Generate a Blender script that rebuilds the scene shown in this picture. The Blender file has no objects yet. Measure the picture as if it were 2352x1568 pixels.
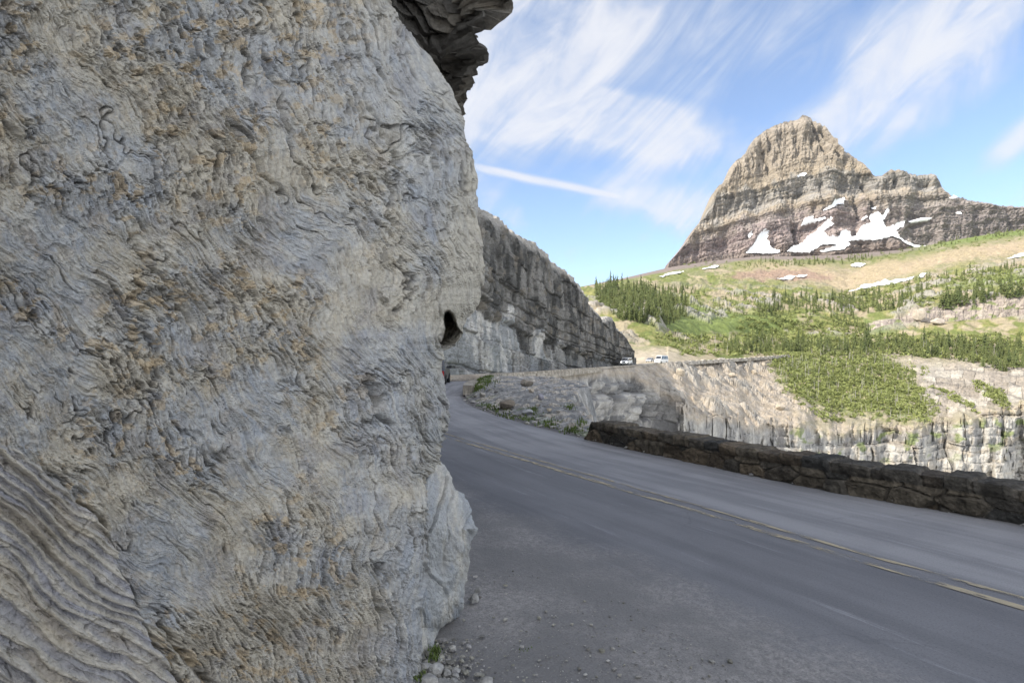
import bpy, math, random
import numpy as np
random.seed(7)
rng = np.random.default_rng(11)
SC = bpy.context.scene
COLL = SC.collection

# ---------------------------------------------------------------- geometry of the view
F, CU, HV, EYE = 1500.0, 1280.0, 895.0, 1.7        # focal length / principal column / horizon row of the photo, eye height


def ray(u, v, Y):
    """A point Y metres ahead on the sight line of photo pixel (u, v)."""
    u, v, Y = np.broadcast_arrays(np.asarray(u, float), np.asarray(v, float), np.asarray(Y, float))
    return np.stack([(u - CU) / F * Y, Y, EYE + (HV - v) / F * Y], -1)


def tab(x, pts):
    p = np.array(pts, float)
    return np.interp(x, p[:, 0], p[:, 1])


def sstep(a, b, x):
    t = np.clip((x - a) / (b - a), 0, 1)
    return t * t * (3 - 2 * t)


# ---------------------------------------------------------------- noise
_G = np.array([[1, 1, 0], [-1, 1, 0], [1, -1, 0], [-1, -1, 0], [1, 0, 1], [-1, 0, 1], [1, 0, -1], [-1, 0, -1],
               [0, 1, 1], [0, -1, 1], [0, 1, -1], [0, -1, -1], [1, 1, 0], [-1, 1, 0], [0, -1, 1], [0, -1, -1]], np.float32)


def _hash(ix, iy, iz, seed):
    h = ix.astype(np.uint32) * np.uint32(0x8da6b343) ^ iy.astype(np.uint32) * np.uint32(0xd8163841) ^ iz.astype(np.uint32) * np.uint32(0xcb1ab31f)
    h = h ^ np.uint32((seed * 0x9e3779b1 + 0x85ebca6b) & 0xffffffff)
    h ^= h >> np.uint32(13)
    h *= np.uint32(0x5bd1e995)
    h ^= h >> np.uint32(15)
    h *= np.uint32(0x27d4eb2d)
    h ^= h >> np.uint32(14)
    return h


def noise(x, y, z=0.0, seed=0):
    x, y, z = np.broadcast_arrays(np.asarray(x, np.float32), np.asarray(y, np.float32), np.asarray(z, np.float32))
    xi, yi, zi = np.floor(x), np.floor(y), np.floor(z)
    fx, fy, fz = x - xi, y - yi, z - zi
    xi, yi, zi = xi.astype(np.int64), yi.astype(np.int64), zi.astype(np.int64)
    ux, uy, uz = [t * t * t * (t * (t * 6 - 15) + 10) for t in (fx, fy, fz)]
    out = np.zeros(x.shape, np.float32)
    for dz in (0, 1):
        wz = uz if dz else 1 - uz
        for dy in (0, 1):
            wy = uy if dy else 1 - uy
            for dx in (0, 1):
                wx = ux if dx else 1 - ux
                g = _G[_hash(xi + dx, yi + dy, zi + dz, seed) & np.uint32(15)]
                out += wx * wy * wz * (g[..., 0] * (fx - dx) + g[..., 1] * (fy - dy) + g[..., 2] * (fz - dz))
    return out


def fbm(x, y, z=0.0, o=4, seed=0, gain=0.5):
    s, a, f = 0.0, 1.0, 1.0
    for i in range(o):
        s = s + a * noise(np.asarray(x) * f, np.asarray(y) * f, np.asarray(z) * f, seed + i * 17)
        a *= gain
        f *= 2.03
    return s


def ridged(x, y, z=0.0, o=3, seed=0):
    s, a, f = 0.0, 0.5, 1.0
    for i in range(o):
        s = s + a * (1 - 2.0 * np.abs(noise(np.asarray(x) * f, np.asarray(y) * f, np.asarray(z) * f, seed + i * 31)))
        a *= 0.5
        f *= 2.1
    return s


def rnd(i, j=0, seed=0):
    i, j = np.broadcast_arrays(np.asarray(i), np.asarray(j))
    return (_hash(i.astype(np.int64), j.astype(np.int64), np.zeros_like(i, dtype=np.int64), seed) & np.uint32(0xffff)).astype(np.float32) / 65535.0


def vor(x, y, seed=0, jit=0.9):
    """2-D cell noise: distance to the border of the cell, and three random numbers of the cell."""
    xi, yi = np.floor(x).astype(np.int64), np.floor(y).astype(np.int64)
    d1 = np.full(x.shape, 9.0, np.float32)
    d2 = d1.copy()
    ci, cj = xi.copy(), yi.copy()
    px, py = np.zeros_like(d1), np.zeros_like(d1)
    for dy in (-1, 0, 1):
        for dx in (-1, 0, 1):
            a, b = xi + dx, yi + dy
            ox = a + 0.5 + jit * (rnd(a, b, seed) - 0.5)
            oy = b + 0.5 + jit * (rnd(a, b, seed + 1) - 0.5)
            d = np.hypot(x - ox, y - oy)
            near = d < d1
            d2 = np.where(near, d1, np.minimum(d2, d))
            ci, cj = np.where(near, a, ci), np.where(near, b, cj)
            px, py = np.where(near, ox, px), np.where(near, oy, py)
            d1 = np.where(near, d, d1)
    return d2 - d1, rnd(ci, cj, seed + 2), rnd(ci, cj, seed + 3), rnd(ci, cj, seed + 4), x - px, y - py


# ---------------------------------------------------------------- object helpers
def tag(o, label=None, cat=None, group=None, kind=None):
    if label: o['label'] = label
    if cat: o['category'] = cat
    if group: o['group'] = group
    if kind: o['kind'] = kind
    return o


def link(name, me, parent=None):
    o = bpy.data.objects.new(name, me)
    COLL.objects.link(o)
    if parent is not None:
        o.parent = parent
    return o


def empty(name, loc=(0, 0, 0), rz=0.0):
    o = bpy.data.objects.new(name, None)
    o.location = loc
    o.rotation_euler = (0, 0, rz)
    o.empty_display_size = 0.3
    COLL.objects.link(o)
    return o


def raw_mesh(name, V, Fq, mats, col=None, uv=None, smooth=False, midx=None):
    V = np.ascontiguousarray(V, np.float32)
    Fq = np.ascontiguousarray(Fq, np.int32)
    n = Fq.shape[1]
    me = bpy.data.meshes.new(name)
    me.vertices.add(len(V))
    me.vertices.foreach_set('co', V.ravel())
    me.loops.add(Fq.size)
    me.loops.foreach_set('vertex_index', Fq.ravel())
    me.polygons.add(len(Fq))
    me.polygons.foreach_set('loop_start', np.arange(0, Fq.size, n, dtype=np.int32))
    me.polygons.foreach_set('loop_total', np.full(len(Fq), n, np.int32))
    me.polygons.foreach_set('use_smooth', np.full(len(Fq), smooth, bool))
    if midx is not None:
        me.polygons.foreach_set('material_index', np.asarray(midx, np.int32))
    for m in (mats if isinstance(mats, (list, tuple)) else [mats]):
        me.materials.append(m)
    if col is not None:
        a = me.color_attributes.new('Col', 'FLOAT_COLOR', 'POINT')
        c = np.ones((len(V), 4), np.float32)
        c[:, :3] = np.clip(col.reshape(-1, 3), 0, 1)
        a.data.foreach_set('color', c.ravel())
    if uv is not None:
        l = me.uv_layers.new(name='UVMap')
        l.data.foreach_set('uv', np.ascontiguousarray(uv.reshape(-1, 2)[Fq.ravel()], np.float32).ravel())
    me.update()
    me.validate()
    return me


def grid(name, P, mat, col=None, uv=None, parent=None, smooth=False, mask=None):
    nv, nu = P.shape[:2]
    idx = np.arange(nv * nu).reshape(nv, nu)
    q = np.stack([idx[:-1, :-1], idx[:-1, 1:], idx[1:, 1:], idx[1:, :-1]], -1)
    q = q[mask] if mask is not None else q.reshape(-1, 4)
    V = P.reshape(-1, 3)
    if mask is not None:
        used, inv = np.unique(q, return_inverse=True)
        V = V[used]
        q = inv.reshape(-1, 4)
        if col is not None: col = col.reshape(-1, 3)[used]
        if uv is not None: uv = uv.reshape(-1, 2)[used]
    return link(name, raw_mesh(name, V, q, mat, col, uv, smooth), parent)


def normals(P, toward):
    a = np.gradient(P, axis=0)
    b = np.gradient(P, axis=1)
    n = np.cross(a, b)
    n /= np.linalg.norm(n, axis=-1, keepdims=True) + 1e-9
    s = np.sign((n * np.asarray(toward)).sum(-1, keepdims=True))
    return n * np.where(s == 0, 1, s)


def blur(A, k, axis):
    """Box blur, applied twice."""
    for _ in range(2):
        pad = [(0, 0)] * A.ndim
        pad[axis] = (k + 1, k)
        c = np.cumsum(np.pad(A, pad, mode='edge'), axis=axis, dtype=np.float64)
        n = A.shape[axis]
        hi = np.take(c, np.arange(2 * k + 1, 2 * k + 1 + n), axis=axis)
        lo = np.take(c, np.arange(0, n), axis=axis)
        A = (hi - lo) / (2 * k + 1)
    return A


def mixc(a, b, t):
    a, b = np.asarray(a, np.float32), np.asarray(b, np.float32)
    return a + (b - a) * np.asarray(t, np.float32)[..., None]


def in_poly(u, v, poly):
    p = np.array(poly, float)
    c = np.zeros(np.shape(u), bool)
    j = len(p) - 1
    for i in range(len(p)):
        cond = ((p[i, 1] > v) != (p[j, 1] > v)) & (u < (p[j, 0] - p[i, 0]) * (v - p[i, 1]) / (p[j, 1] - p[i, 1] + 1e-9) + p[i, 0])
        c ^= cond
        j = i
    return c


# ---------------------------------------------------------------- materials
def new_mat(name):
    m = bpy.data.materials.new(name)
    m.use_nodes = True
    nt = m.node_tree
    return m, nt, nt.nodes['Principled BSDF']


def N(nt, t, **kw):
    n = nt.nodes.new(t)
    for k, v in kw.items():
        if k in n.inputs: n.inputs[k].default_value = v
        else: setattr(n, k, v)
    return n


def rock_mat(name, scale, bump, rough=0.92, var=0.35, stretch=(1, 1, 1), fine=6.0):
    """Attribute colour varied by two procedural noises, with a fine bump."""
    m, nt, b = new_mat(name)
    L = nt.links.new
    at = N(nt, 'ShaderNodeAttribute', attribute_name='Col')
    tc = N(nt, 'ShaderNodeTexCoord')
    mp = N(nt, 'ShaderNodeMapping')
    mp.inputs['Scale'].default_value = stretch
    L(tc.outputs['Object'], mp.inputs['Vector'])
    n1 = N(nt, 'ShaderNodeTexNoise', Scale=scale, Detail=8.0, Roughness=0.68)
    n2 = N(nt, 'ShaderNodeTexNoise', Scale=scale * fine, Detail=6.0, Roughness=0.7)
    L(mp.outputs[0], n1.inputs['Vector'])
    L(mp.outputs[0], n2.inputs['Vector'])
    mr = N(nt, 'ShaderNodeMapRange')
    mr.inputs[1].default_value, mr.inputs[2].default_value = 0.3, 0.7
    mr.inputs[3].default_value, mr.inputs[4].default_value = 1 - var, 1 + var
    L(n1.outputs[0], mr.inputs[0])
    mr2 = N(nt, 'ShaderNodeMapRange')
    mr2.inputs[1].default_value, mr2.inputs[2].default_value = 0.3, 0.7
    mr2.inputs[3].default_value, mr2.inputs[4].default_value = 1 - var * .8, 1 + var * .8
    L(n2.outputs[0], mr2.inputs[0])
    mu = N(nt, 'ShaderNodeMath', operation='MULTIPLY')
    L(mr.outputs[0], mu.inputs[0]); L(mr2.outputs[0], mu.inputs[1])
    vm = N(nt, 'ShaderNodeVectorMath', operation='SCALE')
    L(at.outputs['Color'], vm.inputs[0]); L(mu.outputs[0], vm.inputs['Scale'])
    L(vm.outputs[0], b.inputs['Base Color'])
    ad = N(nt, 'ShaderNodeMath', operation='ADD')
    L(n1.outputs[0], ad.inputs[0]); L(n2.outputs[0], ad.inputs[1])
    bp = N(nt, 'ShaderNodeBump', Strength=1.0, Distance=bump)
    L(ad.outputs[0], bp.inputs['Height'])
    L(bp.outputs[0], b.inputs['Normal'])
    b.inputs['Roughness'].default_value = rough
    b.inputs['Specular IOR Level'].default_value = 0.25
    return m


def plain(name, c, rough=0.8, var=0.15, scale=8.0, metal=0.0, spec=0.3, bump=0.0):
    m, nt, b = new_mat(name)
    L = nt.links.new
    tc = N(nt, 'ShaderNodeTexCoord')
    n1 = N(nt, 'ShaderNodeTexNoise', Scale=scale, Detail=5.0)
    L(tc.outputs['Object'], n1.inputs['Vector'])
    mx = N(nt, 'ShaderNodeMix', data_type='RGBA')
    mx.inputs[6].default_value = (*[x * (1 - var) for x in c], 1)
    mx.inputs[7].default_value = (*[min(1, x * (1 + var)) for x in c], 1)
    L(n1.outputs[0], mx.inputs[0])
    L(mx.outputs[2], b.inputs['Base Color'])
    b.inputs['Roughness'].default_value = rough
    b.inputs['Metallic'].default_value = metal
    b.inputs['Specular IOR Level'].default_value = spec
    if bump:
        bp = N(nt, 'ShaderNodeBump', Strength=1.0, Distance=bump)
        L(n1.outputs[0], bp.inputs['Height']); L(bp.outputs[0], b.inputs['Normal'])
    return m


M_FACE = rock_mat('limestone_face', 9.0, 0.012, var=0.20, fine=7.0)
M_OVER = rock_mat('dark_ledge_rock', 3.0, 0.03, var=0.3)
M_CLIFF = rock_mat('cliff_rock', 0.5, 0.15, var=0.3, stretch=(1, 1, 2.2))
M_HILL = rock_mat('hill_ground', 0.22, 0.35, var=0.3, fine=5.0)
M_MOUNT = rock_mat('mountain_rock', 0.035, 2.5, var=0.3, stretch=(1, 1, 1.6), fine=4.0)
M_SCREE = rock_mat('scree', 2.6, 0.05, var=0.4, fine=5.0)
M_WALL = rock_mat('wall_stone', 5.0, 0.02, var=0.3)
M_SNOW = plain('snow', (0.86, 0.88, 0.9), 0.6, 0.03, 0.2)
# ================================================================ FOREGROUND OUTCROP
v_main = np.arange(-70.0, 1741.0, 2.0)
v_up = np.concatenate([-420.0 - np.geomspace(8, 2950, 44)[::-1], np.arange(-420.0, -71.0, 4.0)])
v_dn = np.concatenate([np.arange(1744, 1900, 4.0), np.linspace(1905, 2620, 26)])
VR = np.concatenate([v_up, v_main, v_dn])[:, None]
vj = VR[:, 0]

C_u = tab(vj, [(-70, 872), (0, 884), (300, 940), (500, 966), (800, 990), (1000, 1004), (1300, 1032), (1500, 1040), (1640, 1046), (1740, 1050)])
C_u = C_u + 5 * noise(vj / 70, 0.3, seed=3) + 2.5 * noise(vj / 19, 1.3, seed=4)
C_y = tab(vj, [(-70, 3.95), (300, 3.7), (800, 3.42), (1300, 3.26), (1740, 3.2)])
S_tab = [(-70, 930), (0, 968), (30, 985), (55, 1000), (95, 1030), (140, 1070), (170, 1091), (215, 1121), (255, 1145), (278, 1153), (300, 1158),
         (338, 1163), (370, 1174), (403, 1183), (430, 1190), (452, 1195), (523, 1195), (545, 1192), (563, 1196), (600, 1201), (641, 1208), (690, 1212),
         (728, 1207), (758, 1196), (784, 1176), (810, 1162), (842, 1153), (862, 1137), (876, 1110),
         (907, 1105), (950, 1108), (989, 1114), (1040, 1117), (1071, 1116), (1101, 1111), (1106, 1098), (1158, 1097), (1180, 1090), (1640, 1080), (1740, 1078)]
S_u = tab(vj, S_tab) + 6 * noise(vj / 26, 7.7, seed=10) * sstep(900, 860, vj) + 1.2 * noise(vj / 16, 4.3, seed=8) + 2.0 * noise(vj / 45, 2.3, seed=9)
S_y = tab(vj, [(-70, 5.2), (250, 5.4), (400, 6.0), (740, 6.1), (800, 5.6), (860, 5.3), (880, 4.7), (1100, 4.5), (1160, 4.2), (1740, 4.1)])

nB, nC, nD, nA = 430, 95, 64, 22
UL = -80.0
iL = 1 / 1.6 + UL * (1 / 3.2 - 1 / 1.6) / 1046
w = np.linspace(0, 1, nB)[None, :]
U_B = UL + (C_u[:, None] - UL) * w
Y_B = 1 / ((1 - w) * iL + w / C_y[:, None])
w = np.linspace(0, 1, nC + 1)[None, 1:]
U_C = C_u[:, None] + (S_u - C_u)[:, None] * w
Y_C = 1 / ((1 - w) / C_y[:, None] + w / S_y[:, None]) - 0.18 * np.sin(np.pi * w) * sstep(1150, 900, VR)
U_ = np.concatenate([U_B, U_C], 1)
Y_ = np.concatenate([Y_B, Y_C], 1)
V_ = np.broadcast_to(VR, U_.shape)
# the dark hollow under the bulge
hole = [(1119, 779), (1127, 786), (1132, 800), (1139, 820), (1154, 838), (1152, 846), (1147, 862), (1136, 869), (1102, 868), (1104, 850), (1110, 830), (1114, 820), (1109, 800), (1111, 786)]
hm = blur(blur(in_poly(U_, V_, hole).astype(float), 1, 0), 1, 1)
P0 = ray(U_, V_, Y_)
kD = np.concatenate([np.linspace(0.03, 1.2, 30), np.geomspace(1.26, 15, nD - 30)])[None, :]
PD = P0[:, -1:, :] + kD[..., None] * np.array([-0.60, 0.80, 0.0])
kA = np.geomspace(0.05, 13, nA)[::-1][None, :]
PA = P0[:, :1, :] + kA[..., None] * np.array([-0.479, -0.878, 0.0])
PA[..., 0] = PA[..., 0] - 0
P = np.concatenate([PA, P0, PD], 1)
Ux = np.concatenate([U_[:, :1] - kA * 420, U_, U_[:, -1:] + kD * 190], 1)
Vx = np.broadcast_to(VR, Ux.shape)
# keep the high part from running away with perspective: clamp heights
P[..., 2] = np.clip(P[..., 2], -0.6, 13 + 1.5 * noise(P[..., 0] * .3, P[..., 1] * .3, seed=5))
nrm = normals(P, (0.86, -0.5, 0))
nD0 = nA + nB + nC
flip = np.sign((nrm[:, nD0:] * np.array([0.8, 0.6, 0])).sum(-1, keepdims=True))
nrm[:, nD0:] *= np.where(flip == 0, 1, flip)
nrm = blur(blur(nrm, 4, 1), 4, 0)
nrm[..., 2] *= 0.4
nrm /= np.linalg.norm(nrm, axis=-1, keepdims=True)

x, y = Ux / 500, Vx / 500
wq = fbm(x * 1.1, y * 1.1, 0.0, 3, 21)
th = np.radians(49 + 6 * x + 7 * wq - 9 * sstep(2.2, 1.2, x) * sstep(1.0, 2.2, y))
g1 = fbm(x * 2.3, y * 2.3, 0.0, 4, 22)
g2 = fbm(x * 6, y * 6, 0.0, 3, 23)
phi = -x * np.sin(th) * 1.0 + y * np.cos(th) * 1.0 + 0.060 * g1 + 0.012 * g2 + 0.008 * noise(x * 14, y * 14, 0., 24)
psi = x * np.cos(th) + y * np.sin(th) + 0.1 * g2


def ledges(s, along, seed, cut=0.0, gamma=1.0):
    """Overlapping layers: each swells outward along its dip and breaks off at its lower edge."""
    i = np.floor(s)
    f = s - i
    on = sstep(-0.25 + cut, 0.35 + cut, noise(i * 7.13, along * 2.6, 0.0, seed) + 0.25 * noise(i * 3.1, along * 9, 0.0, seed + 1))
    return (f ** gamma) * sstep(1.0, 0.9, f) * on * (0.4 + 0.9 * rnd(i, 0, seed)), f, on


m1 = sstep(-0.35, 0.25, fbm(x * 1.3, y * 1.3, 1.7, 3, 31))
L1, f1, o1 = ledges(phi * 10 + 0.3 * g2, psi * 1.1, 41, 0.22)
L2, f2, o2 = ledges(phi * 26 + 0.5 * g2, psi * 2.4, 42, 0.10)
L3, f3, o3 = ledges(phi * 55 + 0.6 * g2, psi * 4.0, 43, 0.0)
L4, f4, o4 = ledges(phi * 95 + 0.6 * g2, psi * 7.0, 44, 0.05)
pit = ridged(phi * 17, psi * 6.0, 0.0, 4, 51)
pit2 = ridged(phi * 42 + g2, psi * 20, 0.0, 3, 52)
holes = sstep(.26, .50, fbm(phi * 30, psi * 13, 0., 4, 54, .6))
big = fbm(x * 0.9, y * 0.9, 3.3, 3, 61)
mid_ = fbm(x * 3.6, y * 3.6, 4.3, 4, 63)
rough_m = sstep(-0.25, 0.3, fbm(x * 1.9, y * 1.9, 5.5, 4, 62))       # ragged against smooth patches
right_m = sstep(0, 60, Ux - np.concatenate([np.broadcast_to(C_u[:, None], (len(vj), Ux.shape[1]))], 1))
grain = fbm(x * 55, y * 55, 0., 3, 55, .6) + .35 * noise(phi * 110, psi * 45, 0., 56)
L0, f0, o0 = ledges(phi * 4.6 + 0.5 * g1 + .25 * g2 + .10 * noise(x * 13, y * 13, 0., 57), psi * .55, 45, 0.05)
d = 0.022 * big + .008 * mid_ + .014 * L0 + 0.017 * L1 * (0.3 + m1) + 0.017 * L2 * (0.3 + .8 * rough_m) + 0.012 * L3 * (.4 + .7 * rough_m) + .006 * L4
d += (0.009 * (pit - 0.1) * (0.2 + 0.9 * rough_m) + 0.011 * pit2 * (0.25 + rough_m)) * (1 - 0.25 * right_m) - .016 * holes * (.10 + .7 * rough_m) + .0022 * grain

def parting(kp, ks, w, seed, cut):
    n_ = noise(phi * kp + .35 * g2, psi * ks, 0., seed) + .30 * noise(phi * kp * 2.7, psi * ks * 2.6, 0., seed + 1)
    on_ = sstep(cut, cut + .28, noise(phi * kp * .6 + 4, psi * ks * 1.5, 7., seed + 2) + .3 * noise(x * 12, y * 12, 3., seed + 3))
    return np.exp(-(n_ / w) ** 2) * on_


k1_ = parting(6.5, 1.3, .026, 621, -.02)
k2_ = parting(14, 3.4, .048, 631, -.08)
k3_ = parting(32, 8.5, .10, 641, -.12)
cut_ = np.clip(k1_ + .85 * k2_ * (.4 + .7 * rough_m) + .65 * k3_ * (.3 + .8 * rough_m), 0, 1.3)
d -= .020 * k1_ + .016 * k2_ * (.4 + .7 * rough_m) + .011 * k3_ * (.3 + .8 * rough_m)

# folded bedding at the lower corner: long, smooth, undercut beds
vb = tab(Ux, [(-3000, 700), (-80, 1085), (0, 1122), (140, 1203), (250, 1300), (300, 1430), (350, 1545), (412, 1650), (470, 1707), (600, 1850), (1100, 2300)])
vb = vb + 34 * noise(x * 6, y * 6, 2.2, 71) + 16 * noise(x * 19, y * 19, 2.2, 70)
zl = sstep(-9, 16, Vx - vb)
a33 = math.radians(34)
ph2 = -x * math.sin(a33) + y * math.cos(a33) + 0.09 * fbm(x * 1.3, y * 1.3, 8.8, 2, 72) + 0.018 * fbm(x * 5, y * 5, 1.1, 4, 73)
pv2 = x * math.cos(a33) + y * math.sin(a33)
# beds of very unequal thickness that pinch out along their length
s2 = ph2 * 13 + 2.0 * noise(pv2 * .55, ph2 * 1.9, 9.0, 74) + 0.5 * noise(pv2 * 1.5, ph2 * 4, 2.0, 75) + .22 * noise(pv2 * 6, ph2 * 9, 2., 80) + .08 * noise(pv2 * 22, ph2 * 22, 2., 85)
i2 = np.floor(s2)
fz = s2 - i2
hgt2 = rnd(i2, 0, 76)
rim = sstep(0.48, 0.80, fz) * sstep(1.0, 0.955, fz)
bed = (rim + .35 * sstep(0, .5, fz) * sstep(1.0, .955, fz)) * (0.30 + 0.9 * hgt2) * (0.35 + 0.65 * sstep(-0.35, 0.2, noise(i2 * 5.7, pv2 * 1.7, 0.0, 77)))
s3 = ph2 * 24 + 1.0 * noise(pv2 * 1.4, ph2 * 5, 3., 81) + .2 * noise(pv2 * 7, ph2 * 11, 3., 82)
sub, fs, os_ = ledges(s3, pv2 * .9, 78, .1)
sub2, fs2, _o = ledges(ph2 * 70 + .8 * noise(pv2 * 4, ph2 * 9, 3., 83), pv2 * 2., 84, .05)
crossj = np.exp(-(noise(pv2 * 3.2 + .25 * g2, ph2 * 2.2, 6., 731) / .022) ** 2) * sstep(-.1, .2, noise(pv2 * 2, ph2 * 5, 3., 732))
stepj = rnd(np.floor(pv2 * 3.1 + .6 * noise(ph2 * 5, pv2, 0., 733)), i2, 734) - .5
d2 = 0.03 - .016 * crossj + .014 * stepj + 0.022 * big + 0.026 * bed + 0.016 * sub + .008 * sub2 + 0.010 * fbm(x * 12, y * 12, 4.0, 5, 79, .6) - .012 * holes * .4 + .003 * grain
crack = np.exp(-((Vx - vb) / 9.0) ** 2) * sstep(60, 200, Ux) * sstep(-.3, .2, noise(Vx / 60, 1., seed=72))
d = d * (1 - zl) + d2 * zl - 0.05 * crack * sstep(1050, 900, Ux)
# single deep fissures
for (ua, va, ub, vb_, wd, dp) in [(972, 440, 985, 560, 5, .10), (942, 1480, 958, 1545, 7, .10), (395, 1560, 520, 1707, 8, .06), (880, 190, 1010, 420, 4, .05),
                                  (640, 60, 720, 330, 6, .05), (560, 300, 700, 480, 7, .06), (330, 600, 470, 800, 8, .06), (910, 960, 968, 1060, 8, .10), (1080, 330, 1092, 520, 4, .06)]:
    t = np.clip(((Ux - ua) * (ub - ua) + (Vx - va) * (vb_ - va)) / ((ub - ua) ** 2 + (vb_ - va) ** 2), 0, 1)
    dist = np.hypot(Ux - (ua + t * (ub - ua)) - 9 * g2 * 3, Vx - (va + t * (vb_ - va)))
    d -= dp * np.exp(-(dist / wd) ** 2)
Ysc = np.clip(P[..., 1], 1.6, 6.5) / 2.7
far_fade = 1 - .55 * right_m * sstep(80, 200, Ux - np.broadcast_to(C_u[:, None], Ux.shape))
P = P + nrm * (d * (0.55 + 0.45 * Ysc) * far_fade)[..., None]
hfull = np.zeros(Ux.shape)
hfull[:, nA:nA + nB + nC] = hm
vd = P - np.array([0, 0, EYE]); vd /= np.linalg.norm(vd, axis=-1, keepdims=True)
P = P + hfull[..., None] * 1.7 * vd
P[..., 0] -= sstep(9, 13, P[..., 2]) * 2.5

# colour of the stone, with shade painted in under ledges and in the hollow
blue, tan, ochre, purp, pale = (.325, .345, .372), (.415, .385, .325), (.46, .355, .22), (.24, .24, .265), (.47, .455, .415)
c1 = sstep(-0.40, 0.40, fbm(x * 1.7, y * 1.7, 12.0, 5, 81, .62) + 0.18 * (f1 - .5) + 0.18 * (f2 - .5) - .04)
col = mixc(blue, tan, c1)
col = mixc(col.reshape(*d.shape, 3), np.array(pale), 0.55 * sstep(0.05, 0.5, fbm(phi * 9, psi * 5, 0.0, 4, 82)))
col = mixc(col, np.array(purp), 0.45 * sstep(0.12, 0.55, fbm(x * 4.2, y * 4.2, 14.0, 5, 83, .6)))
oc = sstep(0.26, 0.46, fbm(x * 13, y * 13, 16.0, 4, 84, .65) + 0.22 * (pit - .2) + .10 * (f2 - .5)) * sstep(2.1, 1.5, x)
col = mixc(col, np.array(ochre), 0.72 * oc * (1 - zl) * (.25 + .75 * rough_m))
col = mixc(col, np.array((.44, .415, .355)), 0.55 * right_m * sstep(-0.3, 0.3, fbm(x * 4, y * 1.6, 18.0, 3, 85)))
# soil and lichen in the pits; shade under the ledges painted into the colour
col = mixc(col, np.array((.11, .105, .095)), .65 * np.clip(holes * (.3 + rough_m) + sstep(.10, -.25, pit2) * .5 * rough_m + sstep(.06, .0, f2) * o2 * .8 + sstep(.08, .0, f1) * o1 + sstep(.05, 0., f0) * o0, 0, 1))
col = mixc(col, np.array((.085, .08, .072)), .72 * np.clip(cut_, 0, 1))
col = mixc(col, np.array((.50, .465, .39)), .22 * sstep(.25, .6, pit) * (1 - np.clip(cut_, 0, 1)))
col *= (1 + .18 * grain)[..., None]
zc = mixc((.35, .345, .355), (.45, .425, .375), sstep(0.25, 0.7, fz))
zc = mixc(zc, np.array((.49, .465, .42)), 0.7 * sstep(0.2, 0.6, noise(i2 * 3.3, pv2 * 1.2, 1.0, 86) + .35) * rim)
zc = mixc(zc, np.array((.25, .255, .30)), 0.5 * sstep(0.0, 0.4, fbm(pv2 * 2.5, ph2 * 16, 0.0, 4, 87)) * (1 - .6 * rim))
zc = mixc(zc, np.array((.40, .345, .255)), 0.5 * sstep(0.05, 0.4, fbm(pv2 * 1.6, ph2 * 6, 5.0, 4, 88)))
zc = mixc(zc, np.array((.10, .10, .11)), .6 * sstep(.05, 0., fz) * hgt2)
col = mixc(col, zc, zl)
col = mixc(col, np.array((.045, .043, .04)), 0.9 * np.clip(hfull, 0, 1))  # deep shade of the hollow painted into the rock colour

outcrop = tag(empty('rock_outcrop', (-0.4, 3.2, 0)), 'huge blue grey and tan limestone outcrop with ragged folded bedding, close beside the road', 'cliff')
def under(o, root):
    o.parent = root
    o.matrix_parent_inverse = root.matrix_basis.inverted()
    return o
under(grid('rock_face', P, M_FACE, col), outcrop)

# --- smooth pale slab leaning at the toe of the outcrop
sv = np.concatenate([np.arange(1148, 1672, 2.0)])
so = tab(sv, [(1148, 1098), (1158, 1103), (1175, 1113), (1201, 1128), (1225, 1148), (1256, 1171), (1285, 1180), (1321, 1193), (1345, 1190), (1376, 1183), (1400, 1173), (1425, 1171), (1506, 1168), (1525, 1160), (1545, 1149), (1566, 1102), (1590, 1093), (1612, 1084), (1634, 1050), (1672, 1046)])
so = so + 1.5 * noise(sv / 14, 0.2, seed=91)
sl = tab(sv, [(1148, 1020), (1300, 1010), (1640, 1020), (1672, 1025)])
wS = np.linspace(0, 1, 90)[None, :]
SU = sl[:, None] + (so - sl)[:, None] * wS
SV = np.broadcast_to(sv[:, None], SU.shape)
yl = tab(sv, [(1148, 3.75), (1250, 3.5), (1640, 3.36)])[:, None]
yr = tab(sv, [(1148, 4.15), (1321, 3.82), (1545, 3.92), (1640, 3.5)])[:, None]
SY = 1 / ((1 - wS) / yl + wS / yr) - 0.05 * np.sin(np.pi * wS) + 0.10 * sstep(0.9, 1.0, wS)
SP = ray(SU, SV, SY)
kS = np.linspace(0.02, 1.3, 26)[None, :]
SP = np.concatenate([SP, SP[:, -1:, :] + kS[..., None] * np.array([-0.62, 0.78, 0.0])], 1)
sx = np.concatenate([SU, SU[:, -1:] + kS * 260], 1) / 500
sy = np.broadcast_to(sv[:, None], sx.shape) / 500
sd = 0.05 * fbm(sx * 3, sy * 2, 1.0, 3, 92) + 0.020 * fbm(sx * 20, sy * 8, 1.0, 5, 93, .62) + 0.010 * ridged(sx * 13 + .5 * sy, sy * 3.2, 0.0, 2, 94)
e, r1, r2, r3, ox, oy = vor(sx * 9 + .25 * noise(sx * 8, sy * 8, seed=95), sy * 3 + sx * 2, 96)
sd += 0.03 * (r1 - .5) - 0.018 * np.exp(-(e / 0.05) ** 2)
sn = normals(SP, (0.86, -0.5, 0.1))
sn = blur(blur(sn, 5, 0), 5, 1)
SP = SP + sn * sd[..., None]
scol = mixc((.345, .36, .37), (.46, .445, .405), sstep(-.3, .5, fbm(sx * 9, sy * 3, 2.0, 4, 97)))
scol = mixc(scol, np.array((.22, .25, .29)), .5 * sstep(.1, .5, fbm(sx * 14, sy * 5, 7.0, 3, 98)))
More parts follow.
